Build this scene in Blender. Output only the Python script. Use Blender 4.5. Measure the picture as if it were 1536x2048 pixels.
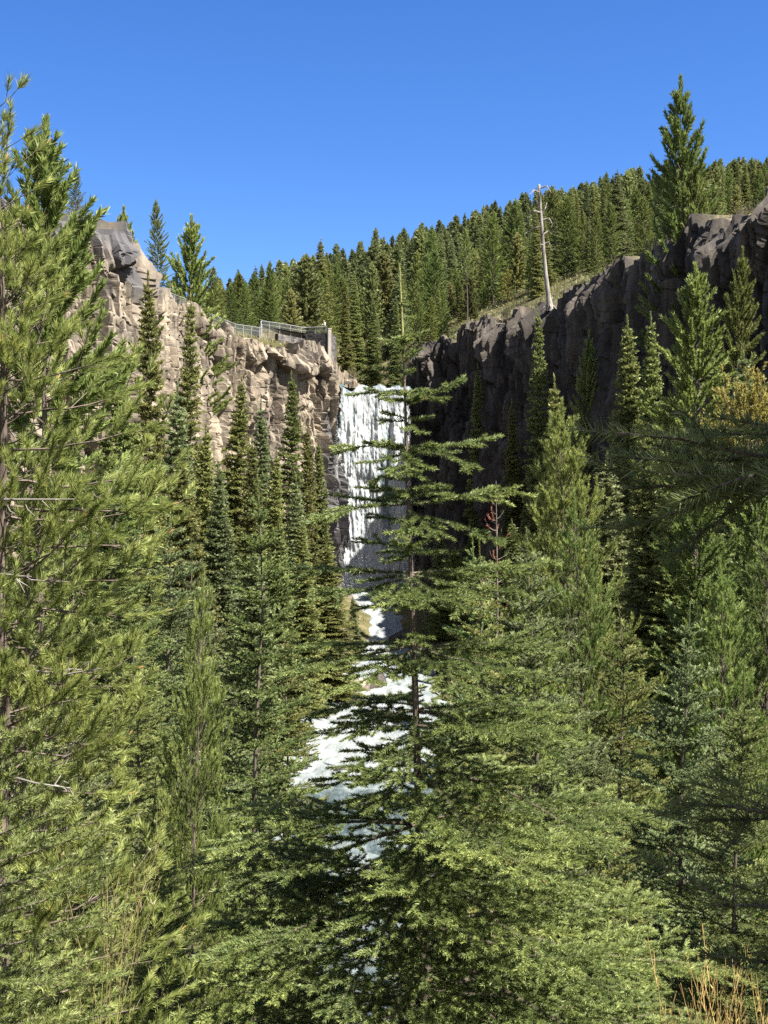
import bpy, math, random
import numpy as np
from mathutils import Vector

for o in list(bpy.data.objects):
    bpy.data.objects.remove(o)
SC = bpy.context.scene
COL = SC.collection
rad = math.radians

# ------------------------------------------------------------------ camera, sky, sun, exposure
cam = bpy.data.cameras.new("camera")
cam_o = bpy.data.objects.new("camera", cam)
COL.objects.link(cam_o)
cam.sensor_fit = 'VERTICAL'
cam.sensor_height = 36.0
cam.lens = 45.0
cam.clip_start = 0.05
cam.clip_end = 5000
cam_o.location = (0, 0, 0)
cam_o.rotation_euler = (rad(90), 0, 0)
SC.camera = cam_o

SUN_EL, SUN_AZ = rad(56), rad(121)           # azimuth measured clockwise from +Y (the view direction)
S_DIR = Vector((math.sin(SUN_AZ) * math.cos(SUN_EL), math.cos(SUN_AZ) * math.cos(SUN_EL), math.sin(SUN_EL)))
W = bpy.data.worlds.new("World")
SC.world = W
W.use_nodes = True
nt = W.node_tree
sky = nt.nodes.new("ShaderNodeTexSky")
sky.sky_type = 'NISHITA'
sky.sun_disc = False
sky.sun_elevation = SUN_EL
sky.sun_rotation = SUN_AZ
sky.altitude = 1500
sky.air_density = 1.0
sky.dust_density = 0.3
sky.ozone_density = 4.0
nt.nodes["Background"].inputs[1].default_value = 0.058
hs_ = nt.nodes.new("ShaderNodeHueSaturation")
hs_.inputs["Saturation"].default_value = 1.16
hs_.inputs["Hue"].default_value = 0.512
# sky paled sunward and behind the camera to whiten fill light in shade
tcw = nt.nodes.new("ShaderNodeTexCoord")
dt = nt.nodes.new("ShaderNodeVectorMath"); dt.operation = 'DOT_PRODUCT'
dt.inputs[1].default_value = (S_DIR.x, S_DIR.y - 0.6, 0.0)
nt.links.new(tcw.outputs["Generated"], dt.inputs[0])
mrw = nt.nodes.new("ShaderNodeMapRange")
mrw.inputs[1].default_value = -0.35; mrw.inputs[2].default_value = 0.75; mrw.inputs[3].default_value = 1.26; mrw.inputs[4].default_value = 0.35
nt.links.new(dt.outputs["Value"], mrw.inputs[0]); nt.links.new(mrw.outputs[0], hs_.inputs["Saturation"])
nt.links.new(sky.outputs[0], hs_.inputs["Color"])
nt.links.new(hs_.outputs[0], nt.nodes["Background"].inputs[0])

sun = bpy.data.lights.new("sun", 'SUN')
sun.energy = 5.0
sun.angle = rad(0.53)
sun.color = (1.0, 0.955, 0.87)
sun_o = bpy.data.objects.new("sun", sun)
COL.objects.link(sun_o)
sun_o.rotation_euler = S_DIR.to_track_quat('Z', 'Y').to_euler()
sun_o.location = (60, 0, 80)

SC.view_settings.view_transform = 'Standard'
SC.view_settings.look = 'None'
SC.view_settings.gamma = 1.0
SC.view_settings.exposure = 1.9
SC.render.engine = 'CYCLES'
SC.cycles.max_bounces = 7
SC.cycles.diffuse_bounces = 4
SC.cycles.transmission_bounces = 3
SC.cycles.use_denoising = False

F = 2560.0
def P(u, v, d):
    return ((u - 768) / F * d, d, (1024 - v) / F * d)

# ------------------------------------------------------------------ numpy helpers
def _h(ix, iy, seed):
    with np.errstate(over='ignore'):
        h = (ix.astype(np.int64) * 374761393 + iy.astype(np.int64) * 668265263 + seed * 1274126177) & 0xFFFFFFFF
        h = ((h ^ (h >> 13)) * 1274126177) & 0xFFFFFFFF
        h = h ^ (h >> 16)
    return (h & 0xFFFFFF) / float(0xFFFFFF)

def vnoise(x, y, seed=0):
    ix, iy = np.floor(x), np.floor(y)
    fx, fy = x - ix, y - iy
    fx, fy = fx * fx * (3 - 2 * fx), fy * fy * (3 - 2 * fy)
    a, b = _h(ix, iy, seed), _h(ix + 1, iy, seed)
    c, d = _h(ix, iy + 1, seed), _h(ix + 1, iy + 1, seed)
    return (a + (b - a) * fx) * (1 - fy) + (c + (d - c) * fx) * fy

def fbm(x, y, seed=0, oct=4, gain=0.5):
    s = np.zeros(np.broadcast(x, y).shape)
    a, t = 1.0, 0.0
    for i in range(oct):
        s = s + a * (vnoise(x * 2 ** i, y * 2 ** i, seed + i * 17) - 0.5)
        t += a
        a *= gain
    return s / t * 2          # about -1..1

def worley(x, y, seed=0, full=False):
    ix, iy = np.floor(x), np.floor(y)
    f1 = np.full(x.shape, 9.0); f2 = np.full(x.shape, 9.0); cid = np.zeros(x.shape); ox = np.zeros(x.shape); oy = np.zeros(x.shape)
    for dx in (-1, 0, 1):
        for dy in (-1, 0, 1):
            cx, cy = ix + dx, iy + dy
            px = cx + 0.1 + 0.8 * _h(cx, cy, seed)
            py = cy + 0.1 + 0.8 * _h(cx, cy, seed + 7)
            d = np.hypot(x - px, y - py)
            c = _h(cx, cy, seed + 13)
            n = d < f1
            f2 = np.where(n, f1, np.minimum(f2, d))
            cid = np.where(n, c, cid); ox = np.where(n, x - px, ox); oy = np.where(n, y - py, oy)
            f1 = np.where(n, d, f1)
    if full: return f1, f2, cid, ox, oy
    return f1, f2, cid

def sstep(a, b, x):
    t = np.clip((x - a) / (b - a), 0, 1)
    return t * t * (3 - 2 * t)

def nrm(v):
    return v / np.maximum(np.linalg.norm(v, axis=-1, keepdims=True), 1e-9)

def link(name, me, parent=None):
    o = bpy.data.objects.new(name, me)
    COL.objects.link(o)
    if parent is not None:
        o.parent = parent
    return o

def mesh_from(name, V, faces, mats, smooth=False, attrs=None, midx=None):
    """V (N,3); faces: list of (M,k) int arrays"""
    me = bpy.data.meshes.new(name)
    V = np.ascontiguousarray(V, dtype=np.float32)
    faces = [np.asarray(f, dtype=np.int32) for f in faces if len(f)]
    me.vertices.add(len(V))
    me.vertices.foreach_set("co", V.ravel())
    nl = sum(f.size for f in faces)
    npol = sum(len(f) for f in faces)
    me.loops.add(nl)
    me.loops.foreach_set("vertex_index", np.concatenate([f.ravel() for f in faces]))
    me.polygons.add(npol)
    st, base = [], 0
    for f in faces:
        st.append(base + np.arange(len(f), dtype=np.int32) * f.shape[1])
        base += f.size
    me.polygons.foreach_set("loop_start", np.concatenate(st))
    if midx is not None:
        me.polygons.foreach_set("material_index", np.asarray(midx, dtype=np.int32))
    me.polygons.foreach_set("use_smooth", np.full(npol, bool(smooth)))
    for m in (mats if isinstance(mats, (list, tuple)) else [mats]):
        me.materials.append(m)
    me.update(calc_edges=True)
    if attrs:
        for k, a in attrs.items():
            at = me.attributes.new(k, 'FLOAT', 'POINT')
            at.data.foreach_set("value", np.ascontiguousarray(a, dtype=np.float32))
    return me

def grid_faces(nr, nc, wrap=False):
    r, c = np.meshgrid(np.arange(nr - 1), np.arange(nc if wrap else nc - 1), indexing='ij')
    c2 = (c + 1) % nc
    return np.stack([r * nc + c, r * nc + c2, (r + 1) * nc + c2, (r + 1) * nc + c], -1).reshape(-1, 4)

class MB:
    """collects pieces into one mesh"""
    def __init__(s):
        s.V, s.Q, s.T, s.A, s.n = [], [], [], [], 0
    def add(s, V, Q=None, T=None, a=0.5):
        V = np.asarray(V, dtype=float)
        s.V.append(V)
        if Q is not None and len(Q): s.Q.append(np.asarray(Q) + s.n)
        if T is not None and len(T): s.T.append(np.asarray(T) + s.n)
        s.A.append(np.broadcast_to(np.asarray(a, dtype=float), (len(V),)))
        s.n += len(V)
    def tube(s, pts, r, sides=6, a=0.5, cap=True):
        pts = np.asarray(pts, dtype=float); K = len(pts)
        r = np.broadcast_to(np.asarray(r, dtype=float), (K,))
        t = nrm(np.gradient(pts, axis=0))
        ref = np.array([0.31, 0.95, 0.05]) if abs(t[0][2]) > 0.7 else np.array([0, 0, 1.0])
        e1 = nrm(np.cross(t, ref)); e2 = np.cross(t, e1)
        an = np.arange(sides) / sides * 2 * np.pi
        V = pts[:, None] + r[:, None, None] * (np.cos(an)[None, :, None] * e1[:, None] + np.sin(an)[None, :, None] * e2[:, None])
        Q = grid_faces(K, sides, True)
        V = V.reshape(-1, 3)
        T = None
        if cap:
            V = np.vstack([V, pts[-1:] + t[-1:] * r[-1] * 0.5])
            b = (K - 1) * sides
            T = [(b + i, b + (i + 1) % sides, K * sides) for i in range(sides)]
        s.add(V, Q, T, a)
    def segs(s, P0, P1, r0, r1, sides=3, a=0.5):
        n = len(P0)
        if n == 0: return
        d = nrm(P1 - P0)
        ref = np.where(np.abs(d[:, 2:3]) > 0.8, np.array([[1.0, 0, 0]]), np.array([[0, 0, 1.0]]))
        e1 = nrm(np.cross(d, ref)); e2 = np.cross(d, e1)
        r0 = np.broadcast_to(r0, (n,)); r1 = np.broadcast_to(r1, (n,))
        an = np.arange(sides) / sides * 2 * np.pi
        off = np.cos(an)[None, :, None] * e1[:, None] + np.sin(an)[None, :, None] * e2[:, None]
        V = np.concatenate([P0[:, None] + off * r0[:, None, None], P1[:, None] + off * r1[:, None, None]], 1).reshape(-1, 3)
        i = np.arange(sides); j = (i + 1) % sides
        q = np.stack([i, j, j + sides, i + sides], -1)
        Q = (q[None] + (np.arange(n) * 2 * sides)[:, None, None]).reshape(-1, 4)
        s.add(V, Q, None, a if np.ndim(a) == 0 else np.repeat(a, 2 * sides))
    def box(s, c, size, rz=0.0, a=0.5):
        c = np.asarray(c, float); h = np.asarray(size, float) / 2
        k = np.array([[x, y, z] for z in (-1, 1) for y in (-1, 1) for x in (-1, 1)], float) * h
        cs, sn = math.cos(rz), math.sin(rz)
        k = np.stack([k[:, 0] * cs - k[:, 1] * sn, k[:, 0] * sn + k[:, 1] * cs, k[:, 2]], -1) + c
        s.add(k, [(0, 2, 3, 1), (4, 5, 7, 6), (0, 1, 5, 4), (2, 6, 7, 3), (0, 4, 6, 2), (1, 3, 7, 5)], None, a)
    def mesh(s, name, mats, smooth=False):
        fs = []
        if s.Q: fs.append(np.concatenate(s.Q))
        if s.T: fs.append(np.concatenate(s.T))
        return mesh_from(name, np.concatenate(s.V), fs, mats, smooth, {"tint": np.concatenate(s.A)})

# ------------------------------------------------------------------ tagging
def tag(o, label=None, cat=None, group=None, kind=None):
    if label: o['label'] = label
    if cat: o['category'] = cat
    if group: o['group'] = group
    if kind: o['kind'] = kind
    return o
def empty(name, loc, label, cat, group=None):
    o = bpy.data.objects.new(name, None)
    COL.objects.link(o)
    o.location = loc
    o.empty_display_size = 0.2
    return tag(o, label, cat, group)

# ------------------------------------------------------------------ materials
def new_mat(name):
    m = bpy.data.materials.new(name)
    m.use_nodes = True
    n = m.node_tree
    return m, n.nodes, n.links, n.nodes["Principled BSDF"], n.nodes["Material Output"]

def ramp(N, stops):
    r = N.new("ShaderNodeValToRGB")
    e = r.color_ramp.elements
    while len(e) > 1: e.remove(e[-1])
    e[0].position, e[0].color = stops[0][0], (*stops[0][1], 1)
    for p, c in stops[1:]:
        k = e.new(p); k.color = (*c, 1)
    return r

def mixc(N, L, fac, a, b, mode='MIX'):
    m = N.new("ShaderNodeMix"); m.data_type = 'RGBA'; m.blend_type = mode
    for sock, val in ((m.inputs[0], fac), (m.inputs[6], a), (m.inputs[7], b)):
        if hasattr(val, 'is_output'): L.new(val, sock)
        elif isinstance(val, (int, float)): sock.default_value = val
        else: sock.default_value = (*val, 1)
    return m.outputs[2]

def noise_n(N, L, scale, detail=4, rough=0.6, vec=None, stretch=None, dist=0.0):
    t = N.new("ShaderNodeTexNoise")
    t.inputs["Scale"].default_value = scale
    t.inputs["Detail"].default_value = detail
    t.inputs["Roughness"].default_value = rough
    t.inputs["Distortion"].default_value = dist
    if vec is None:
        vec = N.new("ShaderNodeTexCoord").outputs["Object"]
    if stretch:
        mp = N.new("ShaderNodeMapping")
        mp.inputs["Scale"].default_value = stretch
        L.new(vec, mp.inputs[0]); vec = mp.outputs[0]
    L.new(vec, t.inputs["Vector"])
    return t.outputs[0]

def foliage_mat(name, dark, mid, tip, trans=0.36, var=0.5, hue=0.03):
    m, N, L, B, O = new_mat(name)
    at = N.new("ShaderNodeAttribute"); at.attribute_name = "tint"
    r = ramp(N, [(0.0, dark), (0.55, mid), (1.0, tip)])
    L.new(at.outputs["Fac"], r.inputs[0])
    oi = N.new("ShaderNodeObjectInfo")
    hs = N.new("ShaderNodeHueSaturation")
    mr = N.new("ShaderNodeMapRange"); mr.inputs[3].default_value = 0.5 - hue; mr.inputs[4].default_value = 0.5 + hue * 0.25
    L.new(oi.outputs["Random"], mr.inputs[0]); L.new(mr.outputs[0], hs.inputs["Hue"])
    ma = N.new("ShaderNodeMath"); ma.operation = 'MULTIPLY'; ma.inputs[1].default_value = 7.31
    L.new(oi.outputs["Random"], ma.inputs[0])
    fr = N.new("ShaderNodeMath"); fr.operation = 'FRACT'; L.new(ma.outputs[0], fr.inputs[0])
    mv = N.new("ShaderNodeMapRange"); mv.inputs[3].default_value = 1 - var * 0.45; mv.inputs[4].default_value = 1 + var * 0.45
    L.new(fr.outputs[0], mv.inputs[0]); L.new(mv.outputs[0], hs.inputs["Value"])
    L.new(r.outputs[0], hs.inputs["Color"])
    B.inputs["Roughness"].default_value = 0.5
    B.inputs["Specular IOR Level"].default_value = 0.35
    L.new(hs.outputs[0], B.inputs["Base Color"])
    tr = N.new("ShaderNodeBsdfTranslucent")
    L.new(hs.outputs[0], tr.inputs[0])
    mx = N.new("ShaderNodeMixShader"); mx.inputs[0].default_value = trans
    L.new(B.outputs[0], mx.inputs[1]); L.new(tr.outputs[0], mx.inputs[2])
    L.new(mx.outputs[0], O.inputs[0])
    return m

def bark_mat(name, c0, c1, scale=14, stretch=(1, 1, 0.3), bump=0.4):
    m, N, L, B, O = new_mat(name)
    n = noise_n(N, L, scale, 5, 0.65, stretch=stretch)
    r = ramp(N, [(0.32, c0), (0.68, c1)])
    L.new(n, r.inputs[0]); L.new(r.outputs[0], B.inputs["Base Color"])
    B.inputs["Roughness"].default_value = 0.9
    B.inputs["Specular IOR Level"].default_value = 0.2
    b = N.new("ShaderNodeBump"); b.inputs["Strength"].default_value = bump; b.inputs["Distance"].default_value = 0.02
    L.new(n, b.inputs["Height"]); L.new(b.outputs[0], B.inputs["Normal"])
    return m

FIR = foliage_mat("fir_needles", (0.07, 0.09, 0.032), (0.185, 0.22, 0.07), (0.36, 0.385, 0.13))
FIRC = foliage_mat("central_fir_needles", (0.055, 0.082, 0.028), (0.17, 0.215, 0.066), (0.37, 0.41, 0.13), hue=0.0, var=0.0)
FIRB = foliage_mat("blue_spruce_needles", (0.068, 0.09, 0.042), (0.17, 0.21, 0.09), (0.34, 0.38, 0.17))
FIRY = foliage_mat("young_fir_needles", (0.074, 0.102, 0.034), (0.185, 0.245, 0.075), (0.35, 0.40, 0.14))
PINE = foliage_mat("pine_needles", (0.078, 0.108, 0.032), (0.20, 0.262, 0.072), (0.37, 0.42, 0.14))
FARM = foliage_mat("hill_conifer_needles", (0.085, 0.10, 0.042), (0.205, 0.23, 0.085), (0.34, 0.36, 0.13), var=0.9, hue=0.04)
PALE = foliage_mat("shrub_leaves", (0.08, 0.085, 0.035), (0.16, 0.16, 0.065), (0.26, 0.235, 0.09))
GOLD = foliage_mat("golden_leaves", (0.20, 0.175, 0.04), (0.38, 0.345, 0.09), (0.52, 0.49, 0.16), hue=0.008, var=0.2)
RUST = foliage_mat("dead_needles", (0.16, 0.07, 0.03), (0.30, 0.13, 0.05), (0.42, 0.22, 0.08))
BARK = bark_mat("conifer_bark", (0.05, 0.038, 0.03), (0.17, 0.135, 0.11))
BARKY = bark_mat("young_shoot_bark", (0.15, 0.14, 0.05), (0.28, 0.27, 0.10), 20)
GREYW = bark_mat("weathered_dead_wood", (0.10, 0.085, 0.07), (0.30, 0.275, 0.245), 4, (1, 1, 0.15))
TWIGY = bark_mat("yellow_willow_bark", (0.22, 0.14, 0.05), (0.40, 0.29, 0.11), 20)
TWIGO = bark_mat("green_twig_bark", (0.14, 0.13, 0.05), (0.26, 0.22, 0.08), 20)
TWIGG = bark_mat("bare_shrub_bark", (0.10, 0.08, 0.066), (0.24, 0.205, 0.17), 20)
BUD = bark_mat("bud_scales", (0.38, 0.17, 0.08), (0.58, 0.30, 0.16), 30)

def rock_mat(name, base, light, dark, streak=0.6, bump=0.6, top=None):
    m, N, L, B, O = new_mat(name)
    tc = N.new("ShaderNodeTexCoord").outputs["Object"]
    big = noise_n(N, L, 0.12, 5, 0.6, tc)
    st = noise_n(N, L, 1.0, 6, 0.65, tc, (1, 1, 0.06), 0.25)
    fine = noise_n(N, L, 1.1, 6, 0.6, tc)
    at = N.new("ShaderNodeAttribute"); at.attribute_name = "tint"
    r1 = ramp(N, [(0.0, dark), (0.35, base), (0.75, light), (1.0, light)])
    L.new(at.outputs["Fac"], r1.inputs[0])
    r2 = ramp(N, [(0.34, dark), (0.5, base), (0.68, light)])
    L.new(st, r2.inputs[0])
    c = mixc(N, L, streak, r1.outputs[0], r2.outputs[0])
    r3 = ramp(N, [(0.3, (0.72, 0.72, 0.74)), (0.5, (0.97, 0.97, 0.97)), (0.7, (1.2, 1.16, 1.1))])
    L.new(fine, r3.inputs[0])
    c = mixc(N, L, 0.85, c, r3.outputs[0], 'MULTIPLY')
    r4 = ramp(N, [(0.38, (0.75, 0.74, 0.76)), (0.62, (1.1, 1.06, 1.0))])
    L.new(big, r4.inputs[0])
    c = mixc(N, L, 0.8, c, r4.outputs[0], 'MULTIPLY')
    a2 = N.new("ShaderNodeAttribute"); a2.attribute_name = "soil"
    sn = noise_n(N, L, 1.3, 6, 0.7, tc)
    rs = ramp(N, [(0.35, (0.07, 0.06, 0.03)), (0.55, (0.15, 0.13, 0.075)), (0.7, (0.25, 0.215, 0.15))])
    L.new(sn, rs.inputs[0])
    c = mixc(N, L, a2.outputs["Fac"], c, rs.outputs[0])
    a3 = N.new("ShaderNodeAttribute"); a3.attribute_name = "lichen"
    c = mixc(N, L, a3.outputs["Fac"], c, (0.085, 0.082, 0.085))
    L.new(c, B.inputs["Base Color"])
    B.inputs["Roughness"].default_value = 0.92
    B.inputs["Specular IOR Level"].default_value = 0.2
    b = N.new("ShaderNodeBump"); b.inputs["Strength"].default_value = bump; b.inputs["Distance"].default_value = 0.2
    L.new(fine, b.inputs["Height"])
    L.new(b.outputs[0], B.inputs["Normal"])
    return m

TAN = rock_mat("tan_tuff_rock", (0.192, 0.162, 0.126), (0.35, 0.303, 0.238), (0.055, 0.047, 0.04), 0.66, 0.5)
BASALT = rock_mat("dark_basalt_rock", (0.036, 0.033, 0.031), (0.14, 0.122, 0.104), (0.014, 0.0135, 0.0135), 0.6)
BOULD = rock_mat("river_boulder_rock", (0.30, 0.26, 0.22), (0.44, 0.38, 0.32), (0.14, 0.12, 0.11), 0.15, 0.4)

def ground_mat():
    m, N, L, B, O = new_mat("forest_floor")
    tc = N.new("ShaderNodeTexCoord").outputs["Object"]
    n1 = noise_n(N, L, 0.35, 8, 0.7, tc)
    n2 = noise_n(N, L, 2.5, 8, 0.75, tc)
    r1 = ramp(N, [(0.3, (0.045, 0.048, 0.02)), (0.5, (0.09, 0.085, 0.04)), (0.68, (0.17, 0.145, 0.085))])
    L.new(n1, r1.inputs[0])
    r2 = ramp(N, [(0.3, (0.5, 0.5, 0.5)), (0.7, (1.4, 1.35, 1.25))])
    L.new(n2, r2.inputs[0])
    L.new(mixc(N, L, 0.9, r1.outputs[0], r2.outputs[0], 'MULTIPLY'), B.inputs["Base Color"])
    B.inputs["Roughness"].default_value = 0.95
    B.inputs["Specular IOR Level"].default_value = 0.1
    b = N.new("ShaderNodeBump"); b.inputs["Strength"].default_value = 0.8; b.inputs["Distance"].default_value = 0.3
    L.new(n2, b.inputs["Height"]); L.new(b.outputs[0], B.inputs["Normal"])
    return m
GROUND = ground_mat()

def river_mat():
    m, N, L, B, O = new_mat("rushing_river_water")
    at = N.new("ShaderNodeAttribute"); at.attribute_name = "foam"
    tc = N.new("ShaderNodeTexCoord").outputs["Object"]
    n = noise_n(N, L, 1.5, 8, 0.75, tc, (1.0, 0.35, 1.0), 0.8)
    ad = N.new("ShaderNodeMath"); ad.operation = 'ADD'
    L.new(at.outputs["Fac"], ad.inputs[0]); L.new(n, ad.inputs[1])
    sb = N.new("ShaderNodeMath"); sb.operation = 'SUBTRACT'; sb.inputs[1].default_value = 0.5
    L.new(ad.outputs[0], sb.inputs[0])
    r = ramp(N, [(0.20, (0.04, 0.056, 0.058)), (0.42, (0.085, 0.108, 0.11)), (0.60, (0.125, 0.15, 0.15)), (0.85, (0.20, 0.218, 0.217))])
    L.new(sb.outputs[0], r.inputs[0]); L.new(r.outputs[0], B.inputs["Base Color"])
    rr = ramp(N, [(0.35, (0.28,) * 3), (0.6, (0.6,) * 3)])
    L.new(sb.outputs[0], rr.inputs[0]); L.new(rr.outputs[0], B.inputs["Roughness"])
    b = N.new("ShaderNodeBump"); b.inputs["Strength"].default_value = 0.7; b.inputs["Distance"].default_value = 0.25
    L.new(n, b.inputs["Height"]); L.new(b.outputs[0], B.inputs["Normal"])
    return m
RIVER = river_mat()

def fall_mat():
    m, N, L, B, O = new_mat("falling_white_water")
    at = N.new("ShaderNodeAttribute"); at.attribute_name = "foam"
    tc = N.new("ShaderNodeTexCoord").outputs["Object"]
    n = noise_n(N, L, 1.4, 8, 0.72, tc, (1.0, 1.0, 0.42), 0.5)
    ad = N.new("ShaderNodeMath"); ad.operation = 'ADD'
    L.new(at.outputs["Fac"], ad.inputs[0]); L.new(n, ad.inputs[1])
    sb = N.new("ShaderNodeMath"); sb.operation = 'SUBTRACT'; sb.inputs[1].default_value = 0.5
    L.new(ad.outputs[0], sb.inputs[0])
    r = ramp(N, [(0.12, (0.09, 0.13, 0.14)), (0.34, (0.30, 0.34, 0.355)), (0.5, (0.43, 0.46, 0.47)), (0.66, (0.54, 0.56, 0.565))])
    L.new(sb.outputs[0], r.inputs[0]); L.new(r.outputs[0], B.inputs["Base Color"])
    B.inputs["Roughness"].default_value = 0.6
    B.inputs["Specular IOR Level"].default_value = 0.3
    tr = N.new("ShaderNodeBsdfTranslucent"); L.new(r.outputs[0], tr.inputs[0])
    mx = N.new("ShaderNodeMixShader"); mx.inputs[0].default_value = 0.3
    L.new(B.outputs[0], mx.inputs[1]); L.new(tr.outputs[0], mx.inputs[2]); L.new(mx.outputs[0], O.inputs[0])
    b = N.new("ShaderNodeBump"); b.inputs["Strength"].default_value = 0.5; b.inputs["Distance"].default_value = 0.5
    L.new(n, b.inputs["Height"]); L.new(b.outputs[0], B.inputs["Normal"]); L.new(b.outputs[0], tr.inputs["Normal"])
    return m
FALLM = fall_mat()

def plain(name, c, rough=0.7, metal=0.0):
    m, N, L, B, O = new_mat(name)
    n = noise_n(N, L, 6, 4)
    r = ramp(N, [(0.3, tuple(x * 0.8 for x in c)), (0.7, tuple(min(1, x * 1.15) for x in c))])
    L.new(n, r.inputs[0]); L.new(r.outputs[0], B.inputs["Base Color"])
    B.inputs["Roughness"].default_value = rough
    B.inputs["Metallic"].default_value = metal
    return m

# ------------------------------------------------------------------ terrain functions
RIM = [(-88, 28, 24), (-50, 66, 25), (-33.5, 93, 24.0), (-26.5, 103, 22.6), (-23.3, 108, 24.5), (-22.0, 113.8, 24.2), (-23.9, 117.5, 23.4), (-24.6, 125, 22.2),
       (-24, 140, 23.5), (-22, 153, 23.4), (-19, 163, 22.4), (-14, 172, 22.5), (-9.6, 179, 23.0), (-7.2, 183, 22.3), (-6.4, 188, 19.6),
       (-2, 188.5, 17.6), (3.3, 188.5, 17.7), (5.9, 184, 23.4), (12.5, 176, 25.0), (15.4, 170, 25.2), (19.6, 157, 24.8), (21.2, 150, 24.8),
       (22.9, 142, 25.4), (25.4, 127, 25.4), (28.6, 116, 25.8), (31.8, 106, 25.2), (42, 88, 26), (60, 60, 27), (96, 30, 28)]
RIM = np.array(RIM, float)
NL = 17                                                   # rim points that belong to the sunlit cliff and the wall behind the falls
CX, CY = 2.0, 120.0
th = np.degrees(np.arctan2(RIM[:, 1] - CY, RIM[:, 0] - CX)) % 360
th = np.where(th > 330, th - 360, th)                      # right rim goes down to negative angles
th = np.where(th > 270, th - 360, th)
order = np.argsort(th)
TH, RR, RZ = th[order], np.hypot(RIM[:, 0] - CX, RIM[:, 1] - CY)[order], RIM[:, 2][order]
THS = np.linspace(-60, 240, 301)
_g = np.exp(-(np.arange(-24, 25) / 9.0) ** 2); _g /= _g.sum()
RZS = np.convolve(np.pad(np.interp(THS, TH, RZ), 24, mode='edge'), _g, mode='valid')
RRS = np.convolve(np.pad(np.interp(THS, TH, RR), 24, mode='edge'), _g, mode='valid')
RV = np.array([(25, -2, -18.6, 6), (40, -2, -18.0, 6), (48, -2, -17.8, 5.6), (58, -1.2, -17.6, 5.6), (72, -2, -17.4, 6.2), (88, -3.5, -17.1, 7.0), (100, -2, -16.8, 6.5),
               (108, 0.0, -16.6, 5.5), (120, 0.8, -16.3, 4.5), (140, 0.8, -16.0, 3.4), (149, 0.3, -15.4, 2.0), (156, 0.0, -13.0, 1.9),
               (164, -0.9, -11.6, 2.3), (172, -1.3, -10.8, 6.2), (184, -1.5, -10.7, 7)], float)

def river_at(y):
    return (np.interp(y, RV[:, 0], RV[:, 1]), np.interp(y, RV[:, 0], RV[:, 2]), np.interp(y, RV[:, 0], RV[:, 3]))

def polar(x, y):
    t = np.degrees(np.arctan2(y - CY, x - CX)) % 360
    t = np.where(t > 270, t - 360, t)
    return t, np.hypot(x - CX, y - CY)

def upper(x, y):
    t, r = polar(x, y)
    rr = np.interp(t, TH, RR); rz = np.interp(t, TH, RZ)
    out = np.maximum(r - rr, 0)
    far = sstep(4, 45, out)
    rz = rz * (1 - far) + far * np.interp(t, THS, RZS)
    out = out * (1 - far) + far * np.maximum(r - np.interp(t, THS, RRS), 0)
    sl = np.interp(t, [-40, 20, 60, 80, 92, 100, 108, 125, 200], [0.30, 0.36, 0.29, 0.265, 0.21, 0.165, 0.11, 0.06, 0.05])
    near = np.interp(t, [-40, 40, 80, 88, 97, 110, 140, 200], [0.5, 0.5, 0.45, 0.3, 0.3, 0.5, 0.35, 0.4])
    z = rz + sl * (out - 3 * (1 - np.exp(-out / 3))) + near * 5 * (1 - np.exp(-out / 10)) * 0.6
    lim = 460 * sl
    dz = z - rz
    dz = np.where(dz > lim, lim + (dz - lim) * 0.05 - np.maximum(0, dz - lim * 1.25) * 0.35, dz)
    z = rz + dz + fbm(x / 60, y / 60, 5, 4) * np.clip(out / 40, 0, 1) * 5
    # river channel above the lip
    ch = np.exp(-((x + 1.4) / 6.5) ** 2) * sstep(260, 200, y) * (y > 150)
    zc = 16.8 + np.maximum(0, y - 190) * 0.05
    return z * (1 - ch) + zc * ch

def lower(x, y):
    xr, zr, hw = river_at(y)
    d = np.maximum(np.abs(x - xr) - hw, -hw)
    dd = np.maximum(d, 0)
    zv = zr + np.where(d < 0, -0.7 * np.clip(-d / 1.5, 0, 1), 0.3 * np.minimum(dd, 1.0) + 0.2 * dd + 0.012 * dd ** 2)
    zv = np.minimum(zv, zr + 22)
    zh = -1.75 - 0.53 * np.maximum(0, y - 1.0) - 0.02 * np.minimum(y, 0)
    k = 1.2
    z = np.where(y < 60, k * np.log(np.exp(np.clip(zv, -60, 60) / k) + np.exp(np.clip(zh, -60, 60) / k)), zv)
    return z + fbm(x / 5, y / 5, 9, 4) * 0.45 * sstep(3, 9, y)

def ground(x, y):
    x = np.asarray(x, float); y = np.asarray(y, float)
    t, r = polar(x, y)
    opening = (t < TH[0]) | (t > TH[-1])
    out = r - np.interp(t, TH, RR)
    k = np.where(opening, 0, sstep(1.2, 3.0, out))
    return lower(x, y) * (1 - k) + upper(x, y) * k
def gz(x, y): return float(ground(np.array([x]), np.array([y]))[0])

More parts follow.
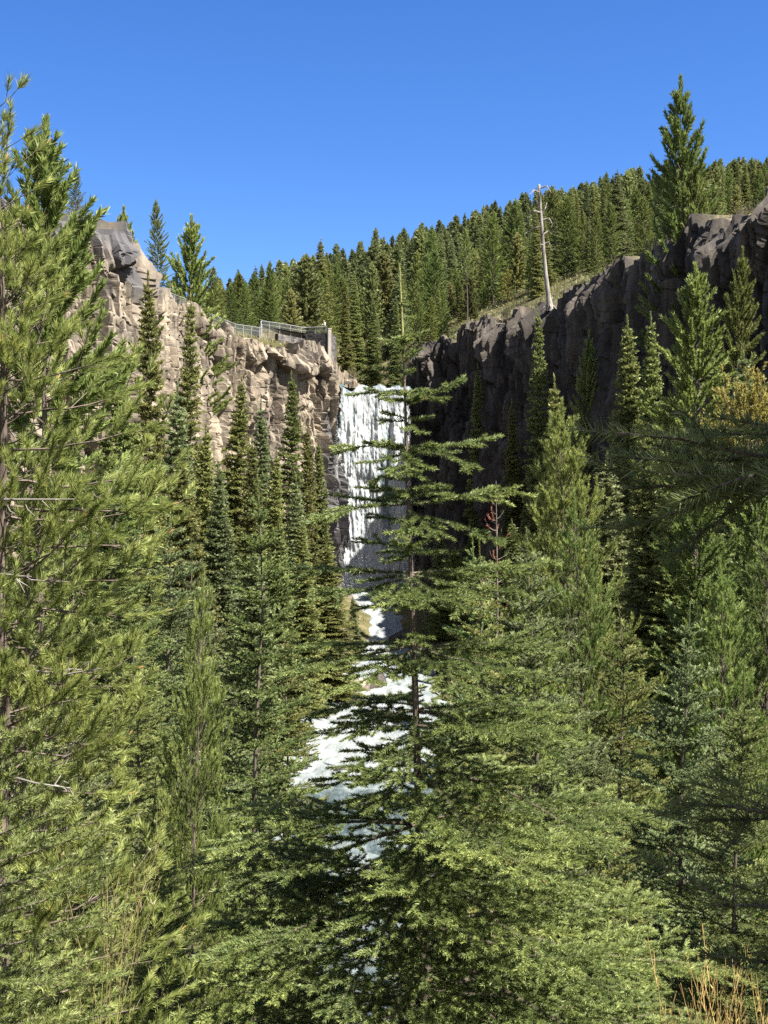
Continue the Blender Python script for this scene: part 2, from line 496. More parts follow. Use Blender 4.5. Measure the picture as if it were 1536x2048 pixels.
# ------------------------------------------------------------------ ground sheet (fine inside the view, coarse around)
def build_ground():
    ang = np.concatenate([np.linspace(-25, 25, 640), np.linspace(25.5, 60, 60), np.linspace(62, 298, 60), np.linspace(300, 334.5, 60)])
    rr = np.concatenate([[0.4], np.geomspace(0.8, 90, 150), np.linspace(91, 205, 190), np.geomspace(206, 1500, 130)])
    A, R = np.meshgrid(np.radians(ang), rr, indexing='xy')
    X, Y = np.sin(A) * R, np.cos(A) * R
    Z = ground(X, Y)
    V = np.stack([X, Y, Z], -1).reshape(-1, 3)
    nc = len(ang)
    c = np.array([[0, 0, gz(0, 0)]])
    T = [((i + 1) % nc, i, len(V)) for i in range(nc)]
    me = mesh_from("ground", np.vstack([V, c]), [grid_faces(len(rr), nc, True)[:, ::-1], np.array(T)], GROUND, True)
    tag(link("ground", me), "brown and olive forest floor of the valley and the hillside behind", "ground", kind="structure")
build_ground()

# ------------------------------------------------------------------ cliffs
def build_cliff(name, pts, mat, seed, label, step=0.15, block=2.1, lichen_fn=None, rough=1.0, batter=3.0, fade=None):
    pts = np.asarray(pts, float)
    seg = np.r_[0, np.cumsum(np.hypot(np.diff(pts[:, 0]), np.diff(pts[:, 1])))]
    n = int(seg[-1] / step)
    s = np.linspace(0, seg[-1], n)
    x = np.interp(s, seg, pts[:, 0]); y = np.interp(s, seg, pts[:, 1]); z = np.interp(s, seg, pts[:, 2])
    k = np.hanning(int(3.4 / step) | 1); k /= k.sum(); pad = len(k) // 2
    sm = lambda a: np.convolve(np.pad(a, pad, mode='edge'), k, mode='valid')
    xs, ys, zs = sm(x), sm(y), sm(z)
    tx, ty = np.gradient(xs), np.gradient(ys)
    l = np.hypot(tx, ty)
    nx, ny = ty / l, -tx / l                                # towards the gorge
    # rim unevenness: blocky teeth
    _, _, c1 = worley(s / 3.0, s * 0 + seed, seed)
    _, _, c2 = worley(s / 1.1, s * 0 + seed, seed + 3)
    zr = zs + (c1 - 0.5) * 2.4 * rough + (c2 - 0.5) * 1.0
    base = np.minimum(lower(xs + nx * 4, ys + ny * 4), lower(xs, ys)) - 2.5
    H = (zr - base)
    nh = 260
    t = np.linspace(0, 1, nh)[:, None]                      # 0 base, 1 rim
    S = s[None, :] + 0 * t
    Zf = base[None] + H[None] * t
    wx = S + fbm(S / 9, Zf / 16, seed + 21, 3) * 0.9 + fbm(S / 2.5, Zf / 6, seed + 22, 2) * 0.15
    wz = Zf + fbm(S / 7, Zf / 7, seed + 31, 3) * 2.6
    asp = 5.0                                                # tall prisms
    f1, f2, id1, ax, ay = worley(wx / block, wz / (block * asp), seed + 40, True)
    tl = (id1 * 7.13 % 1.0) * 2 - 1
    tv = (id1 * 17.7 % 1.0) * 2 - 1
    crack = sstep(0.0, 0.12, f2 - f1)
    g1, g2, id2, bx, by = worley(wx / (block * 0.42), wz / (block * 3.4), seed + 50, True)
    tl2 = (id2 * 9.31 % 1.0) * 2 - 1
    crack2 = sstep(0.0, 0.13, g2 - g1)
    h1, h2, id4, dx_, dy_ = worley(S / (block * 0.5) + 3.3, Zf / (block * 0.55), seed + 55, True)
    tl4 = (id4 * 6.17 % 1.0) * 2 - 1
    crack4 = sstep(0.0, 0.14, h2 - h1)
    b1, b2, id3, cx_, cy_ = worley(wx / (block * 3.6), wz / (block * 7.5), seed + 60, True)
    tl3 = (id3 * 5.7 % 1.0) * 2 - 1
    D = (fbm(S / 16, Zf / 30, seed, 4) * 1.8 + (id3 - 0.5) * 2.4 * rough + cx_ * tl3 * block * 0.9 + (id1 - 0.5) * 2.0 * rough + ax * tl * block * 0.75
         + ay * tv * block * asp * 0.05 - (1 - crack) * 1.4 + (id2 - 0.5) * 0.7 + bx * tl2 * 0.75 + by * tl2 * 0.2 - (1 - crack2) * 0.5
         + (id4 - 0.5) * 0.2 + dx_ * tl4 * 0.3 + dy_ * tl4 * 0.25 - (1 - crack4) * 0.13
         + fbm(S * 0.9, Zf * 0.5, seed + 70, 3) * 0.16)
    led = fbm(S / 20, Zf / 3.2, seed + 80, 3)
    D += led * 0.6
    D += batter * (1 - t) ** 1.5 + 1.0
    D *= sstep(0, 3, S) * 0.8 + 0.2
    D = D * fade(xs, ys)[None] if fade is not None else D
    env = 1 - 0.75 * sstep(0.93, 1.0, t)
    D = D * env + (1 - env) * 0.4
    X = xs[None] + nx[None] * D; Y = ys[None] + ny[None] * D
    tint = np.clip(0.25 + 0.5 * id1 + 0.3 * (id2 - 0.5) + 0.15 * led, 0, 1)
    # top: back from the rim over the plateau
    back = np.array([0.5, 1.2, 2.0, 3.0, 4.2, 5.6, 7.2, 9.0])[:, None]
    dirx, diry = xs - CX, ys - CY
    dl = np.hypot(dirx, diry)
    ox, oy = 0.5 * (dirx / dl) - 0.5 * nx, 0.5 * (diry / dl) - 0.5 * ny
    ol = np.hypot(ox, oy); ox /= ol; oy /= ol
    XB = xs[None] + nx[None] * 0.4 + ox[None] * back; YB = ys[None] + ny[None] * 0.4 + oy[None] * back
    w = np.clip(back / 9, 0, 1)
    zt = upper(XB, YB)
    SB = s[None, :] + 0 * back
    _, _, ib = worley(SB / 1.6, back / 1.6 + 0 * SB, seed + 90)
    ZB = (zr[None] + (ib - 0.5) * 0.5) * (1 - sstep(0.12, 0.6, w)) + (zt + 0.25 + (ib - 0.5) * 0.3) * sstep(0.12, 0.6, w) - 1.2 * sstep(0.75, 1, w)
    Xa, Ya, Za = np.vstack([X, XB]), np.vstack([Y, YB]), np.vstack([Zf, ZB])
    V = np.stack([Xa, Ya, Za], -1).reshape(-1, 3)
    soil = np.vstack([np.zeros_like(Zf) + sstep(0.25, 0.0, t) * 0.6, sstep(0.0, 0.35, w) + 0 * SB])
    tt = np.vstack([tint, 0.4 + 0.4 * ib])
    lich = np.zeros_like(Za)
    if lichen_fn is not None:
        lich = np.clip(lichen_fn(Xa, Ya, Za, np.vstack([id1, ib])), 0, 1)
    me = mesh_from(name, V, [grid_faces(nh + len(back), n)[:, ::-1]], mat, False,
                   {"tint": tt.ravel(), "soil": soil.ravel(), "lichen": lich.ravel()})
    return tag(link(name, me), label, "cliff", kind="structure")

def lich_left(x, y, z, i):
    kn = sstep(18.5, 23.5, z + (i - 0.5) * 9) * sstep(117.5, 113.5, y) * (0.4 + 0.6 * (i > 0.35))
    wet = sstep(-9.5, -8.0, x) * sstep(170, 172, y) * sstep(15, 9, z + (i - 0.5) * 8) * 0.95
    return np.maximum(kn, wet)
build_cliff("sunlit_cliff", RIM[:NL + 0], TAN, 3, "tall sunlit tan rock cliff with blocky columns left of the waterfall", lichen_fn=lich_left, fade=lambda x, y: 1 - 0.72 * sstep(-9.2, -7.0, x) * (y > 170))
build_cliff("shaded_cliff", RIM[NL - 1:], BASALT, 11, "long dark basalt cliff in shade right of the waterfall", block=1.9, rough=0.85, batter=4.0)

# ------------------------------------------------------------------ river and waterfall
def build_river():
    y = np.concatenate([np.linspace(27, 120, 520), np.linspace(120.3, 184, 330)])
    w = np.linspace(-1, 1, 76)
    xr, zr, hw = river_at(y)
    Wd = (hw + 0.9)[:, None] * w[None]
    X = xr[:, None] + Wd; Y = y[:, None] + 0 * Wd
    slope = np.abs(np.gradient(zr, y))[:, None]
    wav = fbm(X / 3.0, Y / 1.7, 100, 4) * 0.36 + np.sin(Y * 0.75 + fbm(X / 6, Y / 6, 101) * 4) * 0.16 * fbm(X / 9, Y / 9, 105, 2)
    Z = zr[:, None] + wav + fbm(X / 0.9, Y / 0.8, 108, 3) * 0.30 + slope * fbm(X / 1.2, Y / 1.2, 104, 3) * 1.5
    foam = 0.58 + 0.30 * fbm(X / 1.4, Y / 5.5, 102, 5, 0.65) + 0.28 * fbm(X / 0.55, Y / 0.9, 113, 3, 0.6) + 0.2 * fbm(X / 7, Y / 7, 109, 2) + wav * 0.5 + np.clip(slope * 6, 0, 0.7)
    foam += 0.35 * np.exp(-((Y - 93) / 9) ** 2) + 0.3 * np.exp(-((Y - 112) / 7) ** 2) - 0.3 * np.exp(-((Y - 76) / 7) ** 2) - 0.15 * sstep(74, 60, Y) - 0.45 * sstep(159, 166, Y)
    V = np.stack([X, Y, Z], -1).reshape(-1, 3)
    me = mesh_from("river", V, [grid_faces(len(y), len(w))], RIVER, True, {"foam": foam.ravel()})
    tag(link("river", me), "white foaming river running down the valley from the waterfall", "river", kind="structure")
    # upstream reach behind the lip
    y = np.linspace(181.5, 225, 90); w = np.linspace(-6.4, 4.0, 60)
    X = w[None] + 0 * y[:, None]; Y = y[:, None] + 0 * X
    Z = 17.7 + np.maximum(0, Y - 190) * 0.05 + fbm(X / 2, Y / 3, 110, 3) * 0.35
    foam = 0.40 + 0.3 * fbm(X / 3, Y / 3, 112, 3)
    me = mesh_from("upstream_river", np.stack([X, Y, Z], -1).reshape(-1, 3), [grid_faces(90, 60)], RIVER, True, {"foam": foam.ravel()})
    tag(link("upstream_river", me), "blue rippled stream just above the lip of the waterfall", "river", kind="structure")
build_river()

def build_fall():
    nr, nc = 330, 170
    t = np.linspace(0, 1, nr)[:, None]; w = np.linspace(0, 1, nc)[None]
    z0, z1 = 17.9, -12.6
    # path over the lip and down
    top = np.clip(t / 0.06, 0, 1); dn = np.clip((t - 0.05) / 0.95, 0, 1)
    Z = z0 + (fbm(w * 7 + 3, 0 * w, 135, 3) * 0.5 - 0.35 * np.exp(-((w - 0.1) / 0.08) ** 2)) - (z0 - z1) * dn + 0.2 * (1 - top)
    Y = 183.2 - 1.6 * top - 3.4 * np.sqrt(dn) * (0.8 + 0.2 * w)
    xl = -5.8 - 1.0 * sstep(0.0, 0.55, t) + 0.7 * sstep(0.6, 1.0, t)
    xr_ = 3.35 + 0.5 * t
    X = xl + (xr_ - xl) * w
    X = X + fbm(Z / 2.2, w * 4, 130, 3) * 0.35 * np.where((w < 0.06) | (w > 0.94), 1.9, 0.5) + fbm(Z / 0.6, w * 30, 136, 3) * 0.3 * np.where((w < 0.05) | (w > 0.95), 1.0, 0.0)
    band = 0.75 * np.exp(-((w - 0.70 - 0.02 * np.sin(t * 9)) / 0.05) ** 2) * sstep(0.05, 0.3, t)
    D = (fbm(X / 0.4, Z / 4.0, 126, 3, 0.5) * 0.3 + fbm(X / 0.9, Z / 2.0, 120, 4, 0.6) * 0.38 + fbm(X / 2.6, Z / 8, 121, 3) * 0.8) * sstep(0.03, 0.2, t) - band * 0.9
    Y = Y - D
    foam = 0.60 + 0.36 * fbm(X / 1.1, Z / 4.5, 122, 4) + 0.35 * fbm(X / 0.35, Z / 1.6, 124, 3) - band * 0.45 - 0.5 * sstep(0.10, 0.03, t) + 0.3 * sstep(0.02, 0.0, t) - 0.25 * sstep(0.05, 0.0, w)
    foam += 0.45 * sstep(0.5, 0.9, t)
    V = np.stack([X + 0 * Y, Y, Z + 0 * Y], -1).reshape(-1, 3)
    me = mesh_from("waterfall", V, [grid_faces(nr, nc)], FALLM, True, {"foam": foam.ravel()})
    tag(link("waterfall", me), "tall white waterfall plunging between the tan cliff and the dark cliff", "waterfall", kind="structure")
    # spray: droplets drifting off the edges of the fall and round its foot
    rng = np.random.default_rng(77)
    n = 70000
    q = rng.random(n) ** 0.45                                   # more towards the foot
    zz = z0 - 3 - (z0 - 3 - z1) * q
    side = rng.random(n)
    xx = np.where(side < 0.5, -6.4 - np.abs(rng.normal(0, 0.22 + 0.6 * q ** 3, n)), np.where(side < 1.1, 3.4 + np.abs(rng.normal(0, 0.15 + 0.6 * q ** 3, n)), rng.uniform(-7, 4, n)))
    yy = 178.6 - np.abs(rng.normal(0, 0.4 + 2.6 * q ** 3, n))
    k = rng.random(n) < 0.35
    zz = np.where(k, z1 + np.abs(rng.normal(0, 3.2, n)), zz); yy = np.where(k, 176.5 + rng.normal(0, 2.5, n), yy); xx = np.where(k, -1.5 + rng.normal(0, 4.6, n), xx)
    c = np.stack([xx, yy, zz], -1)
    sz = rng.uniform(0.012, 0.032, n)[:, None]
    V = np.stack([c + rng.normal(0, 1, (n, 3)) * sz for _ in range(3)], 1).reshape(-1, 3)
    me = mesh_from("spray", V, [np.arange(3 * n).reshape(-1, 3)], FALLM, False, {"foam": np.full(3 * n, 0.85)})
    tag(link("spray", me), "white spray drifting at the edges and foot of the waterfall", "spray", kind="stuff")
build_fall()

# ------------------------------------------------------------------ conifers
def grow(B, phi, L, e0, e1, K, rng, wob=0.15):
    """polylines from base points B with azimuth phi, length L, pitch running e0 -> e1; returns (n,K,3)"""
    n = len(B)
    s = (np.linspace(0, 1, K)[None, :-1] + 0.5 / K)
    pit = e0[:, None] + (e1 - e0)[:, None] * s + rng.normal(0, wob * 0.35, (n, K - 1))
    yaw = phi[:, None] + np.cumsum(rng.normal(0, wob / math.sqrt(K), (n, K - 1)), 1)
    d = np.stack([np.cos(pit) * np.cos(yaw), np.cos(pit) * np.sin(yaw), np.sin(pit)], -1) * (L / (K - 1))[:, None, None]
    return np.concatenate([B[:, None], B[:, None] + np.cumsum(d, 1)], 1)

def on_line(pts, i, s):
    K = pts.shape[1]
    f = np.clip(s, 0, 0.9999) * (K - 1)
    k = f.astype(int); fr = (f - k)[:, None]
    a, b = pts[i, k], pts[i, k + 1]
    return a + (b - a) * fr, nrm(b - a)

def side_shoots(pts, L, rng, spacing, s0, s1, ang, lenf, roll=0.3, bend=0.25, lift=0.0, K=3, cap=None):
    """paired shoots along both sides of each polyline"""
    n = np.maximum((L * (s1 - s0) / spacing).astype(int), 1)
    i = np.repeat(np.arange(len(L)), n)
    k = np.arange(len(i)) - np.repeat(np.cumsum(n) - n, n)
    s = s0 + (s1 - s0) * (k + rng.random(len(i))) / n[i]
    p, t = on_line(pts, i, s)
    sd = np.where((k % 2) == 0, 1.0, -1.0)
    side = nrm(np.cross(t, np.array([0, 0, 1.0])) + 1e-6)
    up = np.cross(side, t)
    r = rng.normal(0, roll, len(i)) + 0.0
    w = side * (sd * np.cos(r))[:, None] + up * (np.sin(np.abs(r)) * np.sign(rng.random(len(i)) - 0.35))[:, None]
    a = ang * rng.uniform(0.8, 1.2, len(i))
    d = nrm(t * np.cos(a)[:, None] + w * np.sin(a)[:, None] + np.array([0, 0, 1.0]) * lift)
    ln = lenf(L[i], s, rng) * rng.uniform(0.65, 1.15, len(i))
    if cap is not None: ln = np.minimum(ln, cap)
    q = np.linspace(0, 1, K)[None, :, None]
    bd = (t * bend + np.array([0, 0, 1.0]) * rng.normal(0, 0.08, (len(i), 1)))[:, None]
    ln_ = ln[:, None, None]
    poly = p[:, None] + d[:, None] * ln_ * q + bd * ln_ * q * q
    return poly, ln, i, s

def needles(pts, L, rng, dens, length, width, s0=0.0, ang=65, flat=0.55, tint=None, tipb=0.3, upb=0.25, tj=0.16):
    """one thin triangle per needle along polylines -> V (3n,3), tint (3n)"""
    n = np.floor(L * (1 - s0) * dens + rng.random(len(L))).astype(int)
    i = np.repeat(np.arange(len(L)), n)
    m = len(i)
    if m == 0: return np.zeros((0, 3), np.float32), np.zeros(0, np.float32)
    s = s0 + (1 - s0) * rng.random(m)
    p, t = on_line(pts, i, s)
    ref = np.where(np.abs(t[:, 2:3]) > 0.92, np.array([[1.0, 0, 0]]), np.array([[0, 0, 1.0]]))
    e1 = nrm(np.cross(t, ref)); e2 = np.cross(e1, t)
    ps = rng.random(m) * 2 * np.pi
    c, q = np.cos(ps), np.sin(ps) * flat + upb
    w = nrm(e1 * c[:, None] + e2 * q[:, None])
    a = np.radians(ang) * (1 - 0.45 * s ** 3) * rng.uniform(0.75, 1.2, m)
    d = t * np.cos(a)[:, None] + w * np.sin(a)[:, None]
    ln = length * rng.uniform(0.7, 1.2, m)
    wv = nrm(np.cross(d, rng.normal(0, 1, (m, 3)))) * (width * 0.5)
    V = np.stack([p - wv, p + wv, p + d * ln[:, None]], 1).astype(np.float32)
    tn = (0.35 if tint is None else tint[i]) + tipb * (s - 0.4) + rng.normal(0, tj, m)
    return V.reshape(-1, 3), np.repeat(np.clip(tn, 0, 1), 3).astype(np.float32)

def lines_to_segs(mb, pts, r0, r1, sides=3, a=0.5):
    K = pts.shape[1]
    n = len(pts)
    r0 = np.broadcast_to(r0, (n,)); r1 = np.broadcast_to(r1, (n,))
    for k in range(K - 1):
        f0, f1 = k / (K - 1), (k + 1) / (K - 1)
        mb.segs(pts[:, k], pts[:, k + 1], r0 + (r1 - r0) * f0, r0 + (r1 - r0) * f1, sides, a)

def conifer(seed, H, R, kind='fir', whorl=0.4, per=5, lat=0.09, sub=0.0, dens=150, nl=0.03, nw=0.006, K=7, p=0.85, z0=0.06,
            pit0=(50, -12), pit1=(35, 5), lean=0.0, explicit=None, lead=0.35, tr=None, minz=None, gap=0.12, rvar=0.22, fill=1, roll=0.25,
            latlen=0.42, core=0.0, sat=None, cones=0, dead=0, leadneedles=True, azfn=None, wobk=1.0, bare=0.03, s0t=0.28, nang=58):
    """returns trunk MB, crown (V, tint), extras"""
    rng = np.random.default_rng(seed)
    tr = tr if tr else H * 0.0085 + 0.008
    # trunk
    K0 = 14
    tz = np.linspace(0, 1, K0)
    wob = np.cumsum(rng.normal(0, 0.0035 * H * wobk, (K0, 2)), 0) * np.minimum(1, tz * 3)[:, None]
    wob -= tz[:, None] * wob[-1]
    trunk = np.stack([wob[:, 0] + lean * tz * H, wob[:, 1], tz * H], -1)
    trad = tr * (1 - tz) ** 1.05 + 0.003 + 0.6 * tr * np.exp(-tz * 25)
    mb = MB(); mb.line = trunk
    mb.tube(trunk, trad, 8 if nl < 0.06 else 5)
    tp = lambda z: np.stack([np.interp(z, trunk[:, 2], trunk[:, 0]), np.interp(z, trunk[:, 2], trunk[:, 1]), z], -1)
    # branch bases
    zs, az, Ls, e0, e1 = [], [], [], [], []
    z = H * z0
    top = H - lead
    while z < top:
        f = (z / H)
        n = per + rng.integers(-1, 2)
        a0 = rng.random() * 6.28
        for j in range(max(2, n)):
            zs.append(z + rng.normal(0, 0.05) * whorl); az.append(a0 + 6.283 * j / n + rng.normal(0, 0.3))
        for j in range(fill):
            zs.append(z + whorl * rng.uniform(0.2, 0.8)); az.append(rng.random() * 6.28)
        z += whorl * rng.uniform(0.8, 1.2) * (1.0 if f < 0.7 else 0.85)
    zs = np.clip(np.array(zs), 0.02 * H, H - lead * 0.55); az = np.array(az)
    dep = (H - lead * 0.4 - zs)
    if sat is not None:
        Ls = R * (1 - np.exp(-dep / sat))
    else:
        Ls = R * (dep / H) ** p
    Ls = Ls * (1 - rvar + 2 * rvar * rng.random(len(zs))) + 0.01 * H
    Ls = np.where(rng.random(len(zs)) < gap, Ls * rng.uniform(0.3, 0.7, len(zs)), Ls)
    if azfn is not None: Ls = Ls * azfn(az, zs)
    f = np.clip(zs / H, 0, 1)
    e0 = np.radians(pit0[1] + (pit0[0] - pit0[1]) * f ** 1.6 + rng.normal(0, 7, len(zs)))
    e1 = np.radians(pit1[1] + (pit1[0] - pit1[1]) * f ** 1.6 + rng.normal(0, 7, len(zs)))
    if minz is not None:
        k = zs > minz
        zs, az, Ls, e0, e1 = zs[k], az[k], Ls[k], e0[k], e1[k]
    if explicit is not None:
        ex = np.array(explicit, float)              # z, azimuth deg, length, pitch0, pitch1
        zs = np.r_[zs, ex[:, 0]]; az = np.r_[az, np.radians(ex[:, 1])]; Ls = np.r_[Ls, ex[:, 2]]
        e0 = np.r_[e0, np.radians(ex[:, 3])]; e1 = np.r_[e1, np.radians(ex[:, 4])]
    B = tp(zs)
    br = grow(B, az, Ls, e0, e1, K, rng, 0.16 if kind == 'fir' else 0.28)
    bt = rng.normal(0.36, 0.10, len(Ls))
    VS, TS = [], []
    def put(v):
        VS.append(v[0]); TS.append(v[1])
    thick = np.clip(Ls * 0.007 + 0.0015, 0.0025, 0.04)
    lines_to_segs(mb, br, thick, thick * 0.25, 4 if nl < 0.06 else 3)
    far = nl > 0.25
    if kind == 'fir':
        if far:
            put(needles(br, Ls, rng, dens, nl, nw, 0.05, 62, 0.5, bt))
        else:
            put(needles(br, Ls, rng, dens, nl, nw, bare, nang, 0.6, bt))
            lf = lambda L, s, r: np.minimum(latlen * L * (1 - s) + 0.16 * np.minimum(L, 0.5), 0.5 * L * (0.25 + s)) + nl * 0.5
            lt, ll, li, ls = side_shoots(br, Ls, rng, lat, 0.16, 0.97, 0.9, lf, roll, 0.22)
            ltt = bt[li] + rng.normal(0, 0.07, len(li)) + 0.10 * ls
            if sub > 0 or nl < 0.06: lines_to_segs(mb, lt, np.clip(ll * 0.008, 0.0015, 0.01), 0.001, 3)
            put(needles(lt, ll, rng, dens, nl, nw, 0.03, nang, 0.6, ltt))
            if sub > 0:
                k = ll > sub * 1.6
                st, sl, si, ss = side_shoots(lt[k], ll[k], rng, sub, 0.18, 0.95, 0.85,
                                             lambda L, s, r: 0.42 * L * (1 - s) + 0.12 * np.minimum(L, 0.4) + 0.012, roll * 1.4, 0.2)
                put(needles(st, sl, rng, dens, nl, nw, 0.0, nang, 0.6, ltt[k][si] + 0.06))
    else:
        if far:
            put(needles(br, Ls, rng, dens, nl, nw, 0.25, 48, 1.0, bt, upb=0.3))
        else:
            lf = lambda L, s, r: 0.36 * L * (1.05 - s) + 0.10 * np.minimum(L, 1.0) + nl * 0.6
            lt, ll, li, ls = side_shoots(br, Ls, rng, lat, 0.2, 0.99, 0.8, lf, 0.8, 0.1, lift=0.25)
            # upturned tips
            q = np.linspace(0, 1, lt.shape[1])[None, :] ** 2
            lt[:, :, 2] += q * (ll * 0.35)[:, None]
            ltt = bt[li] + rng.normal(0, 0.09, len(li)) + 0.08 * ls
            if nl < 0.09: lines_to_segs(mb, lt, np.clip(ll * 0.009, 0.0018, 0.012), 0.0015, 3)
            put(needles(lt, ll, rng, dens, nl, nw, s0t, 44, 1.0, ltt, upb=0.25))
            put(needles(br, Ls, rng, dens, nl, nw, 0.72, 44, 1.0, bt, upb=0.25))
            if sub > 0:
                k = ll > sub * 1.3
                st, sl, si, ss = side_shoots(lt[k], ll[k], rng, sub, 0.3, 0.98, 0.75,
                                             lambda L, s, r: 0.35 * L * (1.1 - s) + nl * 0.8, 0.9, 0.1, lift=0.3)
                if nl < 0.09: lines_to_segs(mb, st, 0.002, 0.0012, 3)
                put(needles(st, sl, rng, dens, nl, nw, s0t * 0.8, 42, 1.0, ltt[k][si] + 0.05, upb=0.25))
    # leader
    ld = np.stack([tp(np.array([H - lead * 1.2, H - lead * 0.6, H]))], 0)
    if leadneedles:
        put(needles(ld, np.array([lead * 1.2]), rng, dens * (1.6 if not far else 2.5), nl, nw, 0.0, 40, 1.0, np.array([0.5]), upb=0))
    V = np.concatenate(VS); T = np.concatenate(TS)
    if far:
        V = V.copy()
    return mb, V, T, br, Ls

def crown_mesh(name, V, T, mat):
    return mesh_from(name, V, [np.arange(len(V), dtype=np.int32).reshape(-1, 3)], mat, False, {"tint": T})

PROTO = {}
POLE_KW = dict(seed=171, H=18, R=2.2, kind='pine', whorl=0.55, per=6, lat=0.3, dens=80, nl=0.26, nw=0.09, K=6, sat=3.5, z0=0.5,
               pit0=(55, 0), pit1=(70, 25), lead=0.7, rvar=0.35, gap=0.22, fill=1, latlen=0.5, s0t=0.45, tr=0.16)
def proto(key, mat, bark=None, **kw):
    mb, V, T, br, Ls = conifer(**kw)
    PROTO[key] = (mb.mesh("trunk", bark or BARK), crown_mesh("crown", V, T, mat), kw['H'], br, Ls)

def plant(key, x, y, zt=None, h=None, label="", cat="tree", group=None, name="fir_tree", rz=None, fat=1.0, rng=random, zb=None):
    """zt = height of the tip (world z) or h = tree height"""
    tm, cm, H, br, Ls = PROTO[key]
    z = gz(x, y) - 0.15 if zb is None else zb
    hh = (zt - z) if zt is not None else h
    s = hh / H
    o = empty(name, (x, y, z), label, cat, group)
    o.rotation_euler = (rng.uniform(-0.03, 0.03), rng.uniform(-0.03, 0.03), rng.uniform(0, 6.283) if rz is None else rz)
    f = s * fat
    o.scale = (f, f, s)
    link("trunk", tm, o); link("crown", cm, o)
    return o

RND = random.Random(7)
# far prototypes (hill), middle prototypes (gorge), close prototypes
for i in range(4):
    proto(f"hill{i}", FARM, seed=100 + i, H=20, R=[2.9, 3.3, 2.6, 3.6][i], kind='fir', whorl=0.5, per=8, dens=17, nl=0.62, nw=0.34, K=4, p=0.75,
          z0=0.06, pit0=(45, -20), pit1=(20, -12), lead=0.8, rvar=0.3, gap=0.2, fill=2)
for i in range(2):
    proto(f"hillp{i}", FARM, seed=110 + i, H=20, R=[3.2, 2.7][i], kind='pine', whorl=0.55, per=7, dens=24, nl=0.6, nw=0.32, K=4, sat=5.5,
          z0=0.15, pit0=(55, 0), pit1=(60, 25), lead=0.8, rvar=0.35, gap=0.25, fill=2)
for i in range(4):
    proto(f"mid{i}", [FIR, FIR, FIRB, FIR][i], seed=120 + i, H=24, R=[3.1, 3.6, 3.5, 2.9][i], kind='fir', whorl=0.5, per=8, lat=0.17, dens=38, nl=0.23, nw=0.12,
          K=6, p=0.95, z0=0.04, pit0=(40, -24), pit1=(25, -6), lead=1.0, rvar=0.3, gap=0.2, latlen=0.5, fill=2)
for i in range(3):
    proto(f"midp{i}", PINE, seed=130 + i, H=20, R=[2.9, 3.5, 3.1][i], kind='pine', whorl=0.52, per=7, lat=0.26, dens=105, nl=0.26, nw=0.09, K=6,
          sat=6.0, z0=0.05, pit0=(55, -5), pit1=(70, 25), lead=0.8, rvar=0.38, gap=0.25, fill=2, latlen=0.55, s0t=0.42)
for i in range(3):
    proto(f"near{i}", [FIRY, FIR, FIRB][i], seed=140 + i, H=9.5, R=[2.1, 2.3, 2.45][i], kind='fir', whorl=0.36, per=9, lat=0.08, sub=0.075, dens=480, roll=0.14,
          nl=0.033, nw=0.0145, K=7, p=0.85, z0=0.03, pit0=(40, -15), pit1=(30, 0), lead=0.45, rvar=0.25, latlen=0.52, fill=2, gap=0.2)
for i in range(2):
    proto(f"nearp{i}", PINE, seed=150 + i, H=9.5, R=[2.2, 1.9][i], kind='pine', whorl=0.32, per=8, lat=0.125, sub=0.13, dens=720,
          nl=0.07, nw=0.010, K=7, p=0.72, z0=0.04, pit0=(55, 0), pit1=(70, 30), lead=0.4, rvar=0.35, latlen=0.5, fill=3, s0t=0.5, gap=0.2)
proto("pole", PINE, **POLE_KW)
proto("gold", GOLD, **dict(POLE_KW, seed=172, H=10, z0=0.08, tr=0.1))
proto("rust", RUST, seed=173, H=5, R=1.1, kind='fir', whorl=0.35, per=6, lat=0.14, dens=60, nl=0.08, nw=0.03, K=5, p=0.8, z0=0.05, lead=0.4)
print("protos", {k: len(v[1].polygons) for k, v in PROTO.items()})

# ------------------------------------------------------------------ trees placed one by one
def at(u, v, d, key, label, name="fir_tree", fat=1.0, group=None, rz=None):
    x, y, z = P(u, v, d)
    return plant(key, x, y, zt=z, label=label, name=name, fat=fat, group=group, rz=rz, rng=RND)

